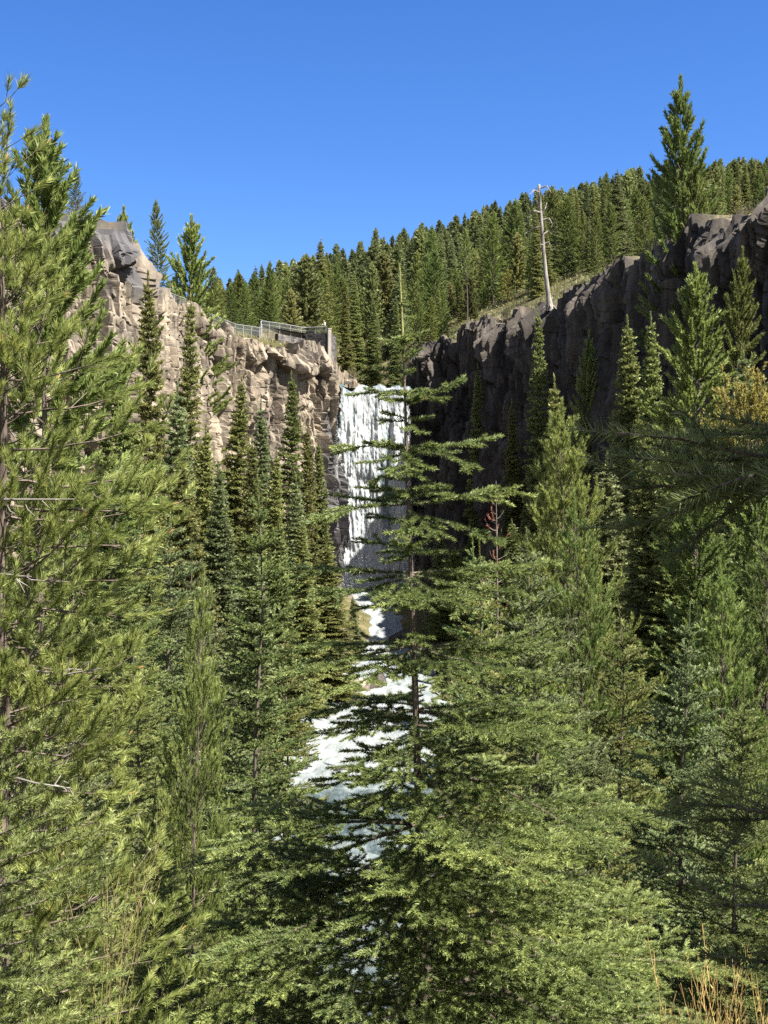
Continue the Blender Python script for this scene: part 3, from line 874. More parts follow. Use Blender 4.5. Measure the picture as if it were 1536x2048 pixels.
# rim of the tan cliff and sky line on the left
LIST = [
 (60, 235, 62, "midp1", "pine_tree", 1.0, "broad sunlit pine rising against the sky at the left edge, behind the nearest pine"),
 (155, 333, 112, "midp0", "pine_tree", 1.0, "dark pine on the skyline just left of the grey rock knob"),
 (248, 412, 122, "midp2", "pine_tree", 0.8, "pine half hidden behind the grey rock knob"),
 (318, 398, 150, "midp2", "pine_tree", 0.75, "slender open pine on the skyline, first to the right of the rock knob"),
 (374, 430, 152, "midp1", "pine_tree", 0.85, "dense pointed pine beside the railing, second to the right of the rock knob"),
 (425, 532, 172, "midp2", "pine_tree", 1.25, "low broad yellow-green pine behind the railing"),
 (490, 565, 188, "midp1", "pine_tree", 1.1, "olive pine behind the middle of the railing"),
 (545, 520, 205, "midp0", "pine_tree", 1.0, "greyish thin pine above the stone viewing wall"),
 (590, 560, 200, "hill0", "fir_tree", 1.0, "small dark fir above the stone viewing wall"),
 (640, 475, 206, "mid1", "fir_tree", 1.15, "tall dark fir with drooping limbs right behind the corner of the viewing wall"),
 (690, 560, 208, "mid3", "fir_tree", 0.9, "dark fir left of the stream above the falls"),
 (715, 545, 222, "mid0", "fir_tree", 0.9, "slim fir directly above the waterfall lip"),
 (745, 600, 212, "mid1", "fir_tree", 0.9, "low dark fir beside the stream above the lip"),
 (790, 590, 204, "mid3", "fir_tree", 0.8, "dark fir on the bank right of the lip"),
 (835, 585, 198, "midp2", "pine_tree", 0.9, "yellowish pine at the upper end of the dark cliff"),
 (870, 500, 205, "midp1", "pine_tree", 1.2, "broad yellow-green pine above the upper end of the dark cliff"),
 (935, 455, 185, "pole", "pine_tree", 0.75, "tall thin pine with a bare stem on the dark cliff rim"),
 (965, 560, 200, "midp2", "pine_tree", 1.1, "small bright pine on the slope right of the bare stem"),
 (1195, 415, 158, "midp0", "pine_tree", 0.75, "open bright pine on the rim right of the dead snag"),
 (1225, 405, 170, "midp2", "pine_tree", 1.1, "full yellow-green pine on the rim right of the dead snag"),
 (1290, 390, 150, "midp1", "pine_tree", 1.2, "bright bushy pine on the rim left of the giant pine"),
 (1366, 155, 122, "midp0", "pine_tree", 0.8, "giant lone pine towering over the dark cliff against the sky"),
 (1405, 320, 120, "midp2", "pine_tree", 0.75, "shorter pine standing against the giant pine"),
 (1475, 370, 135, "hillp0", "pine_tree", 1.0, "pine on the rim at the far right under the skyline"),
]
for u, v, d, key, nm, fat, lab in LIST: at(u, v, d, key, lab, nm, fat)

# gorge, left side in front of the tan cliff
LG = [
 (297, 548, 98, "mid0", 0.72, "very tall slim fir standing in front of the tan cliff below the rock knob"),
 (372, 590, 112, "mid3", 0.72, "tall thin fir in front of the tan cliff, tip just under the railing"),
 (255, 700, 90, "mid1", 0.9, "grey-green fir close under the rock knob"),
 (338, 760, 88, "mid2", 0.85, "fir between the two tallest firs on the left"),
 (415, 850, 96, "mid0", 0.9, "fir with a pale top below the streaked part of the tan cliff"),
 (466, 752, 118, "mid1", 0.85, "dense fir below the tan cliff, third tall tip from the left"),
 (520, 800, 124, "mid2", 0.8, "fir below the tan cliff just left of a dark cleft"),
 (570, 742, 130, "mid3", 0.8, "tall fir in front of the dark cleft of the tan cliff"),
 (605, 850, 132, "mid0", 0.8, "fir below the rounded nose of the tan cliff"),
 (646, 878, 138, "mid1", 0.72, "slim fir right beside the left edge of the waterfall"),
 (500, 880, 104, "mid3", 0.95, "deep green fir in the middle of the left gorge"),
 (545, 900, 112, "mid0", 0.9, "dark fir left of the slim fir by the waterfall"),
 (590, 950, 108, "mid2", 0.9, "full green fir left of the lower waterfall"),
 (440, 930, 88, "mid2", 0.95, "blue-green fir below the pale-topped fir"),
 (380, 900, 78, "mid1", 0.95, "dense fir behind the foreground firs on the left"),
 (320, 880, 70, "mid3", 1.0, "bright fir behind the foreground pine boughs"),
 (655, 1085, 112, "mid1", 1.6, "broad dark fir with a sunlit right side at the foot of the waterfall"),
 (612, 1040, 104, "mid3", 1.2, "dark fir just left of the broad fir at the foot of the waterfall"),
 (560, 1040, 92, "mid0", 1.2, "leafy fir above the left river bank"),
 (710, 1190, 142, "mid2", 1.2, "small dark fir beside the little cascade"),
 (220, 850, 62, "mid0", 1.1, "yellow-green fir rising behind the nearest pine"),
 (500, 1090, 74, "mid2", 1.3, "broad fir on the left bank of the river"),
]
for u, v, d, key, fat, lab in LG: at(u, v, d, key, lab, "fir_tree", fat)

# lower firs that close the gaps on both sides of the gorge
_r = random.Random(21); _n = 0
while _n < 46:
    d = _r.uniform(58, 150); u = _r.uniform(225, 660) 
    x = (u - 768) / F * d
    xr, _, hw = river_at(np.array([d]))
    if x > xr[0] - hw[0] - 2.5 or x < np.interp(d, [60, 93, 108, 140, 163, 180], [-45, -31, -21, -21, -17, -8]) + 1.0: continue
    k_ = "back" if d > 112 else "middle" if d > 84 else "front"
    plant(_r.choice(["mid0", "mid1", "mid2", "mid3"]), x, d, h=_r.uniform(8, 17), label=f"shorter fir filling the {k_} of the left gorge below the tan cliff",
          group=f"shorter firs in the {k_} of the left gorge", name="fir_tree", rng=_r, fat=_r.uniform(0.9, 1.6)); _n += 1
_n = 0
while _n < 34:
    d = _r.uniform(45, 150); u = _r.uniform(850, 1600)
    x = (u - 768) / F * d
    xr, _, hw = river_at(np.array([d]))
    if x < xr[0] + hw[0] + 2.5 or x > np.interp(d, [60, 88, 106, 127, 150, 170, 180], [55, 39, 29, 22.5, 18, 12, 8]) - 1.0: continue
    k_ = "back" if d > 112 else "middle" if d > 78 else "front"
    plant(_r.choice(["mid0", "mid1", "mid2", "mid3", "midp1"]), x, d, h=_r.uniform(7, 15), label=f"shorter conifer filling the {k_} of the right gorge below the dark cliff",
          group=f"shorter conifers in the {k_} of the right gorge", name="conifer", rng=_r, fat=_r.uniform(0.9, 1.6)); _n += 1

# gorge, right side in front of the dark cliff
RG = [
 (1076, 612, 140, "mid3", 0.62, "fir_tree", "slim fir clinging to the dark cliff just below the dead snag"),
 (1168, 662, 132, "midp0", 0.6, "fir_tree", "small sparse conifer against the dark cliff right of the snag"),
 (1256, 634, 92, "mid1", 0.85, "fir_tree", "pointed fir, left of a pair of firs in front of the dark cliff"),
 (1316, 626, 90, "mid0", 0.7, "fir_tree", "fir with a pale bare stem, right of a pair in front of the dark cliff"),
 (1400, 533, 84, "midp1", 0.95, "pine_tree", "large blue-green pine in front of the upper dark cliff"),
 (1466, 500, 92, "midp0", 0.7, "pine_tree", "thin yellow-green pine against the bright rock at the right"),
 (1468, 688, 72, "mid2", 0.9, "fir_tree", "short bright fir with a pale stem above the yellow bush"),
 (1134, 752, 78, "mid3", 0.75, "fir_tree", "dark pointed fir just behind the big bright pine"),
 (962, 728, 168, "mid0", 0.7, "fir_tree", "dim fir standing in the shade against the dark cliff right of the waterfall"),
 (1030, 800, 150, "mid1", 0.7, "fir_tree", "shaded fir at the foot of the dark cliff"),
 (1215, 900, 70, "mid2", 1.2, "fir_tree", "blue-green fir behind the big bright pine on its right"),
 (1300, 860, 62, "mid0", 1.1, "fir_tree", "yellow-green fir behind the dark foreground bough"),
 (1380, 900, 52, "midp2", 1.0, "pine_tree", "olive pine behind the dark foreground bough"),
 (1520, 900, 58, "midp1", 1.0, "pine_tree", "bright pine at the right edge below the yellow bush"),
]
for u, v, d, key, fat, nm, lab in RG: at(u, v, d, key, lab, nm, fat)

# nearer trees between the viewer and the river
NEAR = [
 (1158, 800, 40, "nearp0", 0.85, "pine_tree", "big bright yellow-green pine right of the waterfall"),
 (1180, 985, 36, "nearp1", 0.8, "pine_tree", "smaller yellow-green pine in front of the big bright pine"),
 (925, 1072, 24, "near1", 0.8, "fir_tree", "thin-topped young fir just right of the central fir"),
 (958, 1062, 26, "near0", 0.85, "fir_tree", "young fir whose thin leader stands below the bare brown sapling"),
 (1028, 1150, 25, "nearp1", 0.9, "pine_tree", "small pine with reddish tips between the young firs"),
 (1083, 1056, 19, "near2", 0.95, "fir_tree", "full pale green fir with forked leader right of the central fir"),
 (1352, 1205, 16, "near2", 0.92, "spruce_tree", "dense blue-green spruce at lower right"),
 (1437, 1118, 20, "nearp0", 0.8, "pine_tree", "yellowish young pine with a tall thin leader behind the blue-green spruce"),
 (1520, 1020, 26, "nearp1", 1.0, "pine_tree", "dark pine at the right edge behind the foreground bough"),
 (1260, 1190, 30, "near1", 0.9, "fir_tree", "dark young fir between the bright pine and the blue-green spruce"),
 (476, 955, 15, "near0", 0.82, "fir_tree", "bright young fir with a straight dark stem left of the river"),
 (362, 1135, 12.5, "nearp1", 0.55, "pine_tree", "slender pine sapling with an orange shoot left of the bright young fir"),
 (240, 900, 30, "near0", 1.0, "fir_tree", "yellow-green fir behind the tips of the nearest pine"),
 (165, 980, 24, "near1", 1.0, "fir_tree", "pale green fir filling the left behind the nearest pine"),
 (310, 1010, 34, "near2", 1.0, "fir_tree", "blue-tinged fir behind the pine sapling"),
 (290, 1230, 18, "near1", 1.0, "fir_tree", "low full fir behind the pine sapling on its left"),
 (130, 1320, 13, "near2", 1.0, "fir_tree", "dark fir in the shade under the nearest pine"),
 (410, 1080, 40, "near2", 1.0, "fir_tree", "fir seen between the sapling and the bright young fir"),
 (560, 1230, 44, "near1", 0.8, "fir_tree", "small fir on the left river bank beside the young fir"),
 (1460, 1330, 12, "near1", 0.9, "fir_tree", "dark fir at the right edge beside the blue-green spruce"),
 (1230, 1500, 11, "near1", 0.7, "fir_tree", "small shaded fir between the central fir and the blue-green spruce"),
 (960, 1330, 14, "near1", 0.9, "fir_tree", "full fir directly behind the right half of the central fir"),
 (330, 1560, 9, "near1", 0.8, "fir_tree", "small dark fir at the lower left"),
]
for u, v, d, key, fat, nm, lab in NEAR: at(u, v, d, key, lab, nm, fat)

# ------------------------------------------------------------------ hillside forest
def hill_forest():
    rng = np.random.default_rng(5)
    pts = []
    # candidate positions in the wedge of the view, thinner far away
    n = 9000
    u = rng.uniform(-260, 1800, n); d = 178 + (690 - 178) * rng.random(n) ** 0.8
    x = (u - 768) / F * d; y = d
    t, r = polar(x, y)
    out = r - np.interp(t, TH, RR)
    ok = (out > 7) & ~((np.abs(x + 1.4) < 8) & (y < 235)) & ((t > -60) & (t < 240))
    # keep the soil open near the right-hand rim
    ok &= ~((x > 5) & (out < 8) & (rng.random(n) < 0.6))
    x, y, d, u, out = x[ok], y[ok], d[ok], u[ok], out[ok]
    cell = {}
    keep = []
    for i in range(len(x)):
        sp = 2.7 + d[i] * 0.005
        k = (int(x[i] // 6), int(y[i] // 6))
        good = True
        for a in (-1, 0, 1):
            for b in (-1, 0, 1):
                for j in cell.get((k[0] + a, k[1] + b), ()):
                    if (x[i] - x[j]) ** 2 + (y[i] - y[j]) ** 2 < sp * sp: good = False
        if good:
            cell.setdefault(k, []).append(i); keep.append(i)
    x, y, d, u, out = (q[keep] for q in (x, y, d, u, out))
    hh = (7.5 + 12 * rng.random(len(x)) ** 1.5) * (0.75 + 0.25 * np.clip(out / 60, 0, 1))
    z = ground(x, y) - 0.2
    sky_v = np.interp(u, [0, 280, 440, 560, 700, 850, 1000, 1150, 1250, 1400, 1600], [700, 650, 572, 532, 485, 442, 412, 382, 352, 338, 325]) + rng.exponential(30, len(x)) - 20
    hmax = (1024 - sky_v) / F * d - z
    hh = np.minimum(hh, hmax)
    q = hh > 6.0
    x, y, d, u, out, hh, z = (w_[q] for w_ in (x, y, d, u, out, hh, z))
    fs = (d < 420)
    o = np.argsort(d)
    x, y, d, u, hh, z = (q[o] for q in (x, y, d, u, hh, z))
    return x, y, d, u, hh, z
HX, HY, HD, HU, HH, HZ = hill_forest()
print("hill trees", len(HX))
NIND = 220
def zone(u, d):
    side = ("behind the left railing" if u < 560 else "above the waterfall" if u < 860 else
            "left of the bare snag" if u < 1075 else "between snag and giant pine" if u < 1350 else "right of the giant pine")
    dist = "front" if d < 225 else "middle" if d < 275 else "upper"
    return f"conifer in the {dist} rows of the hillside forest {side}", f"{dist} rows of hillside conifers {side}"
KEYS = ["hill0", "hill1", "hill2", "hill3", "hillp0", "hillp1"]
rr_ = random.Random(3)
ind = set()
for i in range(len(HX)):
    if len(ind) >= NIND: break
    if -40 < HU[i] < 1580: ind.add(i)
for i in sorted(ind):
    lab, grp = zone(HU[i], HD[i])
    key = rr_.choice(["mid0", "mid1", "mid3", "midp0", "midp1", "midp2", "hillp0", "mid2"])
    plant(key, HX[i], HY[i], h=HH[i], label=lab, group=grp, name="conifer", rng=rr_, zb=HZ[i], fat=rr_.uniform(0.7, 1.4))
# everything farther up: one mass
def forest_mass():
    VS, TS = [], []
    src = {}
    for k in KEYS:
        cm = PROTO[k][1]
        v = np.empty(len(cm.vertices) * 3, np.float32); cm.vertices.foreach_get("co", v)
        t = np.empty(len(cm.vertices), np.float32); cm.attributes["tint"].data.foreach_get("value", t)
        src[k] = (v.reshape(-1, 3), t)
    rng = np.random.default_rng(8)
    for i in range(len(HX)):
        if i in ind: continue
        v, t = src[KEYS[rng.integers(0, 6)]]
        m = len(v) // 3
        q = rng.permutation(m)[: int(m * (0.6 if HD[i] < 400 else 0.4))]
        vv = v.reshape(-1, 3, 3)[q].reshape(-1, 3); tt = np.repeat(t.reshape(-1, 3)[q, 0], 3)
        c, s = math.cos(i * 2.4), math.sin(i * 2.4)
        f = HH[i] / 20; g = f * rng.uniform(0.7, 1.5)
        cen = vv.reshape(-1, 3, 3).mean(1, keepdims=True)
        vv = (cen + (vv.reshape(-1, 3, 3) - cen) * (1.2 if HD[i] < 400 else 1.45)).reshape(-1, 3)
        VS.append(np.stack([(vv[:, 0] * c - vv[:, 1] * s) * g + HX[i], (vv[:, 0] * s + vv[:, 1] * c) * g + HY[i], vv[:, 2] * f + HZ[i]], -1))
        TS.append(np.clip(tt + rng.normal(0, 0.2), 0, 1))
    me = crown_mesh("forest", np.concatenate(VS), np.concatenate(TS), FARM)
    tag(link("forest", me), "far conifer forest covering the upper hillside to the skyline", "forest", kind="stuff")
forest_mass()

# ------------------------------------------------------------------ foreground trees
def wx(u, d): return (u - 768) / F * d
def wz(v, d): return (1024 - v) / F * d

def put_tree(name, label, x, y, base, mb, V, T, mat, bark, cat="tree", buds=None):
    o = empty(name, (x, y, base), label, cat)
    link("trunk", mb.mesh("trunk", bark), o)
    if buds is not None and len(buds.V):
        BV = np.concatenate(buds.V); BQ = np.concatenate(buds.Q) + len(V)
        nt_ = len(V) // 3
        me = mesh_from("crown", np.vstack([V, BV]), [np.arange(len(V)).reshape(-1, 3), BQ], [mat, BUD], False,
                       {"tint": np.r_[T, np.full(len(BV), 0.5)]}, np.r_[np.zeros(nt_, int), np.ones(len(BQ), int)])
        link("crown", me, o)
    else:
        link("crown", crown_mesh("crown", V, T, mat), o)
    return o

# the young fir in the middle of the picture
def central_fir():
    d = 8.0
    x0 = wx(869, d); base = gz(x0, d) - 0.1
    H = wz(530, d) - base
    zz = lambda v: wz(v, d) - base
    lean = (wx(799, d) - wx(869, d)) / H
    ex = []
    L = lambda px: px / F * d
    for v, azd, px, a0, a1 in [
        (668, 60, 46, 58, 45), (672, 5, 52, 10, 18), (690, 190, 40, 18, 10), (705, 250, 40, 12, 20), (712, 320, 50, 10, 15), (742, 170, 60, 5, 10), (748, 300, 55, 2, 5),
        (782, 175, 108, 2, -4), (792, 8, 125, -2, 38), (790, 330, 90, -10, -6), (800, 235, 70, -12, 0), (838, 20, 60, 5, 10), (842, 200, 62, -2, 5), (845, 300, 75, -20, -25),
        (893, 172, 145, 3, -12), (900, 12, 185, 0, 16), (905, 335, 150, 0, -28), (905, 225, 110, -18, -10), (902, 275, 150, -25, -18), (930, 205, 80, -20, -20), (940, 330, 80, -25, -30),
        (1004, 168, 132, 2, 8), (1008, 205, 220, -2, -24), (1010, 6, 232, 10, -2), (1030, 345, 200, -12, -20), (1020, 290, 150, -22, -22), (1030, 250, 130, -22, -20),
        (1145, 178, 255, 2, -2), (1147, 4, 290, 4, 6), (1150, 28, 240, 2, 0), (1150, 335, 240, -8, -10), (1155, 215, 220, -10, -8), (1155, 262, 200, -14, -14), (1152, 300, 220, -12, -16),
        (1288, 180, 275, 0, -12), (1290, 200, 300, -6, -14), (1292, 3, 290, 3, -3), (1300, 25, 320, -2, -6), (1296, 330, 300, -10, -10), (1300, 240, 250, -14, -14), (1300, 285, 260, -14, -16),
        (1412, 176, 210, 5, -14), (1420, 206, 210, -6, -18), (1418, 2, 300, 4, -4), (1425, 30, 340, 0, -10), (1420, 332, 330, -8, -16), (1428, 265, 280, -16, -20)]:
        ex.append((zz(v), azd, L(px), a0, a1))
    def azfn(az, zs):
        c = np.cos(az)
        f = np.where(c < 0, 0.92, 1.15)
        f = np.where((c < 0) & (zs > zz(1600)), 0.5, f)
        return np.where(zs > zz(1400), 0.42, f)
    kw = dict(seed=31, H=H, R=2.75, kind='fir', whorl=0.36, per=9, lat=0.07, sub=0.062, dens=1100, roll=0.13, wobk=0.2, nl=0.029, nw=0.006, K=9, p=0.95, z0=0.02,
              pit0=(15, -8), pit1=(8, -22), lead=0.42, latlen=0.5, explicit=ex, tr=0.05, lean=lean, rvar=0.15, gap=0.1, azfn=azfn, fill=2, leadneedles=False)
    mb, V, T, br, Ls = conifer(**kw)
    bu = MB()
    rng = np.random.default_rng(4)
    tips = br[:, -1]
    k = rng.random(len(tips)) < 0.5
    dr = nrm(br[k, -1] - br[k, -2])
    bu.segs(tips[k], tips[k] + dr * 0.012, 0.004, 0.002, 4)
    o = put_tree("fir_tree", "young fir with a bare pointed leader in the middle, before the waterfall", x0, d, base, mb, V, T, FIRC, BARK, buds=bu)
    lm = MB()
    tz = np.linspace(H - 0.6, H, 14)
    ln = np.stack([np.interp(tz, mb.line[:, 2], mb.line[:, 0]), np.interp(tz, mb.line[:, 2], mb.line[:, 1]), tz], -1)
    lm.tube(ln, np.linspace(0.0115, 0.004, 14), 7)
    me = lm.mesh("leader", [BARKY])
    lead_o = link("leader", me, o)
    nv, ntn = needles(ln[None], np.array([0.6]), rng, 1100, 0.022, 0.005, 0.0, 38, 1.0, np.array([0.7]), upb=0)
    link("leader_needles", crown_mesh("leader_needles", nv, ntn, FIRC), lead_o)
central_fir()

# the pine filling the left edge
def left_pine():
    d = 6.0
    x0 = wx(-22, d); base = gz(x0, d) - 0.1
    H = wz(95, d) - base
    zz = lambda v: wz(v, d) - base
    L = lambda px: px / F * d
    ex = [(zz(v), a, L(p_), e0, e1) for v, a, p_, e0, e1 in [
        (225, 15, 95, 40, 45), (310, 350, 100, 30, 30), (350, 20, 125, 25, 45), (420, 0, 110, 25, 35), (520, 340, 115, 15, 25), (560, 10, 110, 12, 30),
        (640, 350, 150, 10, 20), (700, 15, 180, 8, 30), (760, 335, 260, 5, 20), (830, 5, 300, 2, 25), (900, 345, 330, 0, 18), (960, 10, 350, -2, 22),
        (1010, 335, 370, -6, 10), (1030, 0, 370, -3, 8), (1080, 20, 340, -8, 15), (1150, 345, 330, -10, 12), (1210, 5, 330, -10, 14), (1300, 330, 330, -14, 10),
        (1360, 5, 300, -10, 6), (1450, 345, 280, -14, 10), (1500, 15, 260, -15, 5), (1560, 340, 260, -15, 0)]]
    mb, V, T, br, Ls = conifer(seed=44, H=H, R=0.95, kind='pine', whorl=0.23, per=8, lat=0.085, sub=0.09, dens=1500, nl=0.048, nw=0.0036, K=8, sat=3.5, s0t=0.5,
                               z0=0.08, pit0=(50, -8), pit1=(65, 25), lead=0.3, explicit=ex, azfn=lambda az, zs: np.where((zs > zz(600)) & (np.cos(az) > -0.2), 0.68, 1.0), tr=0.06, fill=5, rvar=0.3, latlen=0.55)
    bu = MB()
    rng = np.random.default_rng(4)
    k = rng.random(len(br)) < 0.3
    dr = nrm(br[k, -1] - br[k, -2] + np.array([0, 0, 0.02]))
    bu.segs(br[k, -1], br[k, -1] + dr * 0.035, 0.004, 0.002, 5)
    o = put_tree("pine_tree", "nearest pine with long needle tufts and orange buds filling the left edge", x0, d, base, mb, V, T, PINE, BARK, buds=bu)
    # bare dead twigs among the boughs
    for v, u0, u1 in [(1000, -15, 190), (1328, 100, 240), (1150, -10, 110), (1520, 60, 200), (1420, -10, 70), ]:
        p0 = np.array([(u0 + 22) / F * d, rng.uniform(-0.45, -0.2), zz(v)]); p1 = np.array([(u1 + 22) / F * d, rng.uniform(-0.55, -0.3), zz(v) + rng.uniform(-0.03, 0.03)])
        m = (p0 + p1) / 2 + rng.normal(0, 0.015, 3)
        dm = MB()
        dm.tube([p0, m, p1], [0.006, 0.005, 0.002], 5)
        for q in range(5):
            s = rng.uniform(0.3, 0.95); a = p0 + (p1 - p0) * s
            b = a + np.array([rng.uniform(0.02, 0.07), rng.normal(0, 0.03), rng.uniform(-0.08, 0.05)])
            dm.tube([a, (a + b) / 2 + rng.normal(0, 0.008, 3), b], [0.003, 0.0025, 0.001], 4)
        link("dead_twig", dm.mesh("dead_twig", GREYW), o)
left_pine()

# small fir at the lower left corner
def corner_fir():
    d = 3.9
    x0 = wx(-110, d); base = gz(x0, d) - 0.1
    H = wz(1330, d) - base
    zz = lambda v: wz(v, d) - base
    L = lambda px: px / F * d
    ex = [(zz(v), a, L(p_), e0, e1) for v, a, p_, e0, e1 in [
        (1520, 355, 250, 20, 32), (1580, 10, 200, 18, 30), (1640, 340, 250, 14, 24), (1700, 0, 300, 14, 26), (1745, 350, 330, 8, 22), (1800, 15, 300, 5, 20), (1860, 345, 360, 12, 28),
        (1900, 5, 340, 2, 18), (1960, 335, 330, 0, 16), (1990, 0, 350, -2, 14), (2040, 350, 330, 0, 16), (2080, 5, 330, 0, 18)]]
    mb, V, T, br, Ls = conifer(seed=52, H=H, R=0.62, kind='fir', whorl=0.17, per=6, lat=0.055, sub=0.052, dens=1100, nl=0.021, nw=0.0036, K=8, p=0.5, z0=0.05,
                               pit0=(40, 5), pit1=(40, 18), lead=0.15, explicit=ex, tr=0.03, rvar=0.2, latlen=0.42, fill=2)
    put_tree("fir_tree", "small fir with long upswept boughs in the lower left corner", x0, d, base, mb, V, T, FIRY, BARK)
corner_fir()

# shaded fir standing just outside the right edge, its boughs reaching into view
def right_fir():
    x0, y0 = 1.02, 1.95
    base = gz(x0, y0) - 0.1
    H = 5.2
    d = 1.75
    ex = []
    rng = np.random.default_rng(9)
    for u, v, a1, px in [(1262, 985, 2, 0), (1310, 885, 10, 0), (1290, 1075, -14, 0), (1395, 1085, -30, 0), (1330, 930, 4, 0), (1400, 860, 6, 0), (1255, 920, 0, 0),
                         (1440, 1010, -24, 0), (1420, 955, -8, 0), (1430, 1668, 10, 0), (1480, 1660, 8, 0), (1440, 1850, 14, 0), (1500, 1900, 10, 0)]:
        dd = d + rng.uniform(-0.15, 0.25)
        tx, ty, tz = P(u, v, dd)
        dx, dy = tx - x0, ty - y0
        Lh = math.hypot(dx, dy)
        zb = tz - Lh * math.tan(rad(a1)) 
        ex.append((zb - base, math.degrees(math.atan2(dy, dx)), Lh / math.cos(rad(a1)), a1 + 6, a1 - 6))
    def azfn(az, zs):
        zw = zs + base
        c = np.cos(az)
        inview = (c < 0.35)
        low = zw < 0.55
        return np.where(inview, np.where(low, 0.0, 0.2), 0.9)
    mb, V, T, br, Ls = conifer(seed=61, H=H, R=1.35, kind='fir', whorl=0.22, per=6, lat=0.10, sub=0.085, dens=1250, nl=0.028, nw=0.0027, K=8, p=0.6, z0=0.1, nang=78,
                               pit0=(35, -5), pit1=(25, -5), lead=0.3, explicit=ex, tr=0.05, rvar=0.15, latlen=0.36, azfn=azfn)
    put_tree("fir_tree", "dark shaded fir at the right edge whose nearest boughs reach into view", x0, y0, base, mb, V, T, FIR, BARK)
right_fir()

# unseen firs added past the right edge to shade near boughs and lower right
plant("near1", 2.9, 0.35, zt=5.2, label="unseen fir added beside the viewer to shade the boughs at the right edge", name="fir_tree", rng=RND)
plant("near0", 8.6, 12.6, zt=5.2, label="unseen fir added outside the right edge to shade the blue-green spruce", name="fir_tree", rng=RND)

plant("near1", 7.3, 8.4, zt=3.2, label="unseen nearer fir added outside the right edge to shade the lower right", name="fir_tree", rng=RND)

# ------------------------------------------------------------------ dead snag on the dark cliff
def snag():
    d = 152.0
    pts = np.array([P(u, v, d) for u, v in [(1099, 606), (1096, 585), (1091, 545), (1087, 500), (1084, 460), (1081, 420), (1079, 392), (1078, 369)]])
    base = pts[0].copy(); base[2] = pts[0][2] - 1.0
    o = empty("dead_tree", tuple(base), "bare grey dead snag with a broken top on the dark cliff rim", "dead tree")
    mb = MB()
    mb.tube(np.vstack([base, pts]) - base, [0.5, 0.37, 0.28, 0.25, 0.22, 0.20, 0.18, 0.17, 0.15], 10)
    for k in range(4):
        a = k * 1.6
        mb.tube(np.array([[0, 0, 0.9], [math.cos(a) * 0.5, math.sin(a) * 0.5, 0.6], [math.cos(a) * 1.1, math.sin(a) * 1.1, -0.1]]), [0.12, 0.11, 0.05], 5)
    link("trunk", mb.mesh("trunk", GREYW, True), o)
    rng = np.random.default_rng(2)
    for br in [[(1082, 425), (1068, 421), (1057, 426), (1052, 436)], [(1085, 452), (1072, 455), (1058, 462), (1050, 467)], [(1083, 430), (1090, 418), (1094, 404)],
               [(1080, 385), (1068, 380), (1060, 388)], [(1081, 376), (1094, 372), (1102, 384)], [(1089, 488), (1098, 484), (1101, 496)], [(1087, 490), (1080, 488), (1078, 500)],
               [(1085, 470), (1096, 462), (1102, 468)], [(1083, 410), (1073, 402), (1064, 405)], [(1086, 440), (1098, 436), (1104, 446)]]:
        q = np.array([P(u, v, d + rng.uniform(-0.1, 0.1) + 0.5 * j * rng.normal()) for j, (u, v) in enumerate(br)]) - base
        b = MB(); b.tube(q, np.linspace(0.12, 0.035, len(q)), 5)
        for j in range(3):
            s = rng.integers(1, len(q)); e = q[s] + rng.normal(0, 0.35, 3) + np.array([0, 0, -0.2])
            b.tube([q[s], (q[s] + e) / 2 + rng.normal(0, 0.05, 3), e], [0.025, 0.02, 0.012], 4)
        link("limb", b.mesh("limb", GREYW), o)
snag()

# ------------------------------------------------------------------ bushes
def bush(name, label, x, y, h, r, mat_leaf, mat_twig, seed, stems=40, twigs=5, leaves=900, leaf=0.07, up=0.75, base=None, group=None, cat="shrub", stem_r=0.012, lw=0.5):
    rng = np.random.default_rng(seed)
    z = gz(x, y) - 0.05 if base is None else base
    o = empty(name, (x, y, z), label, cat, group)
    B = np.stack([rng.normal(0, r * 0.18, stems), rng.normal(0, r * 0.18, stems), np.zeros(stems)], -1)
    az = rng.random(stems) * 6.283
    L = h * rng.uniform(0.6, 1.1, stems)
    tilt = np.abs(rng.normal(0, 1, stems)) * math.atan2(r, h)
    e0 = np.pi / 2 - tilt * 0.6; e1 = np.pi / 2 - tilt * (1.7 - up)
    st = grow(B, az, L, e0, e1, 7, rng, 0.25)
    mb = MB(); lines_to_segs(mb, st, stem_r, stem_r * 0.3, 4)
    tw, tl, ti, ts = side_shoots(st, L, rng, h / twigs * 0.9, 0.25, 0.98, 0.6, lambda l, s, q: 0.35 * l * (1.1 - s) + 0.03 * h, 0.8, 0.4, lift=0.4, K=4)
    lines_to_segs(mb, tw, stem_r * 0.45, stem_r * 0.2, 3)
    tw2, tl2, _, _ = side_shoots(tw, tl, rng, h / twigs * 0.3, 0.2, 0.98, 0.6, lambda l, s, q: 0.4 * l * (1.1 - s) + 0.01 * h, 0.8, 0.4, lift=0.3, K=3)
    lines_to_segs(mb, tw2, stem_r * 0.28, stem_r * 0.14, 3)
    link("stems", mb.mesh("stems", mat_twig), o)
    if leaves:
        a = needles(tw, tl, rng, leaves / max(tl.sum(), 0.1) * 0.5, leaf, leaf * lw, 0.2, 50, 1.0, upb=0.2)
        b = needles(tw2, tl2, rng, leaves / max(tl2.sum(), 0.1) * 0.5, leaf, leaf * lw, 0.1, 50, 1.0, upb=0.2)
        link("leaves", crown_mesh("leaves", np.vstack([a[0], b[0]]), np.r_[a[1], b[1]], mat_leaf), o)
    return o

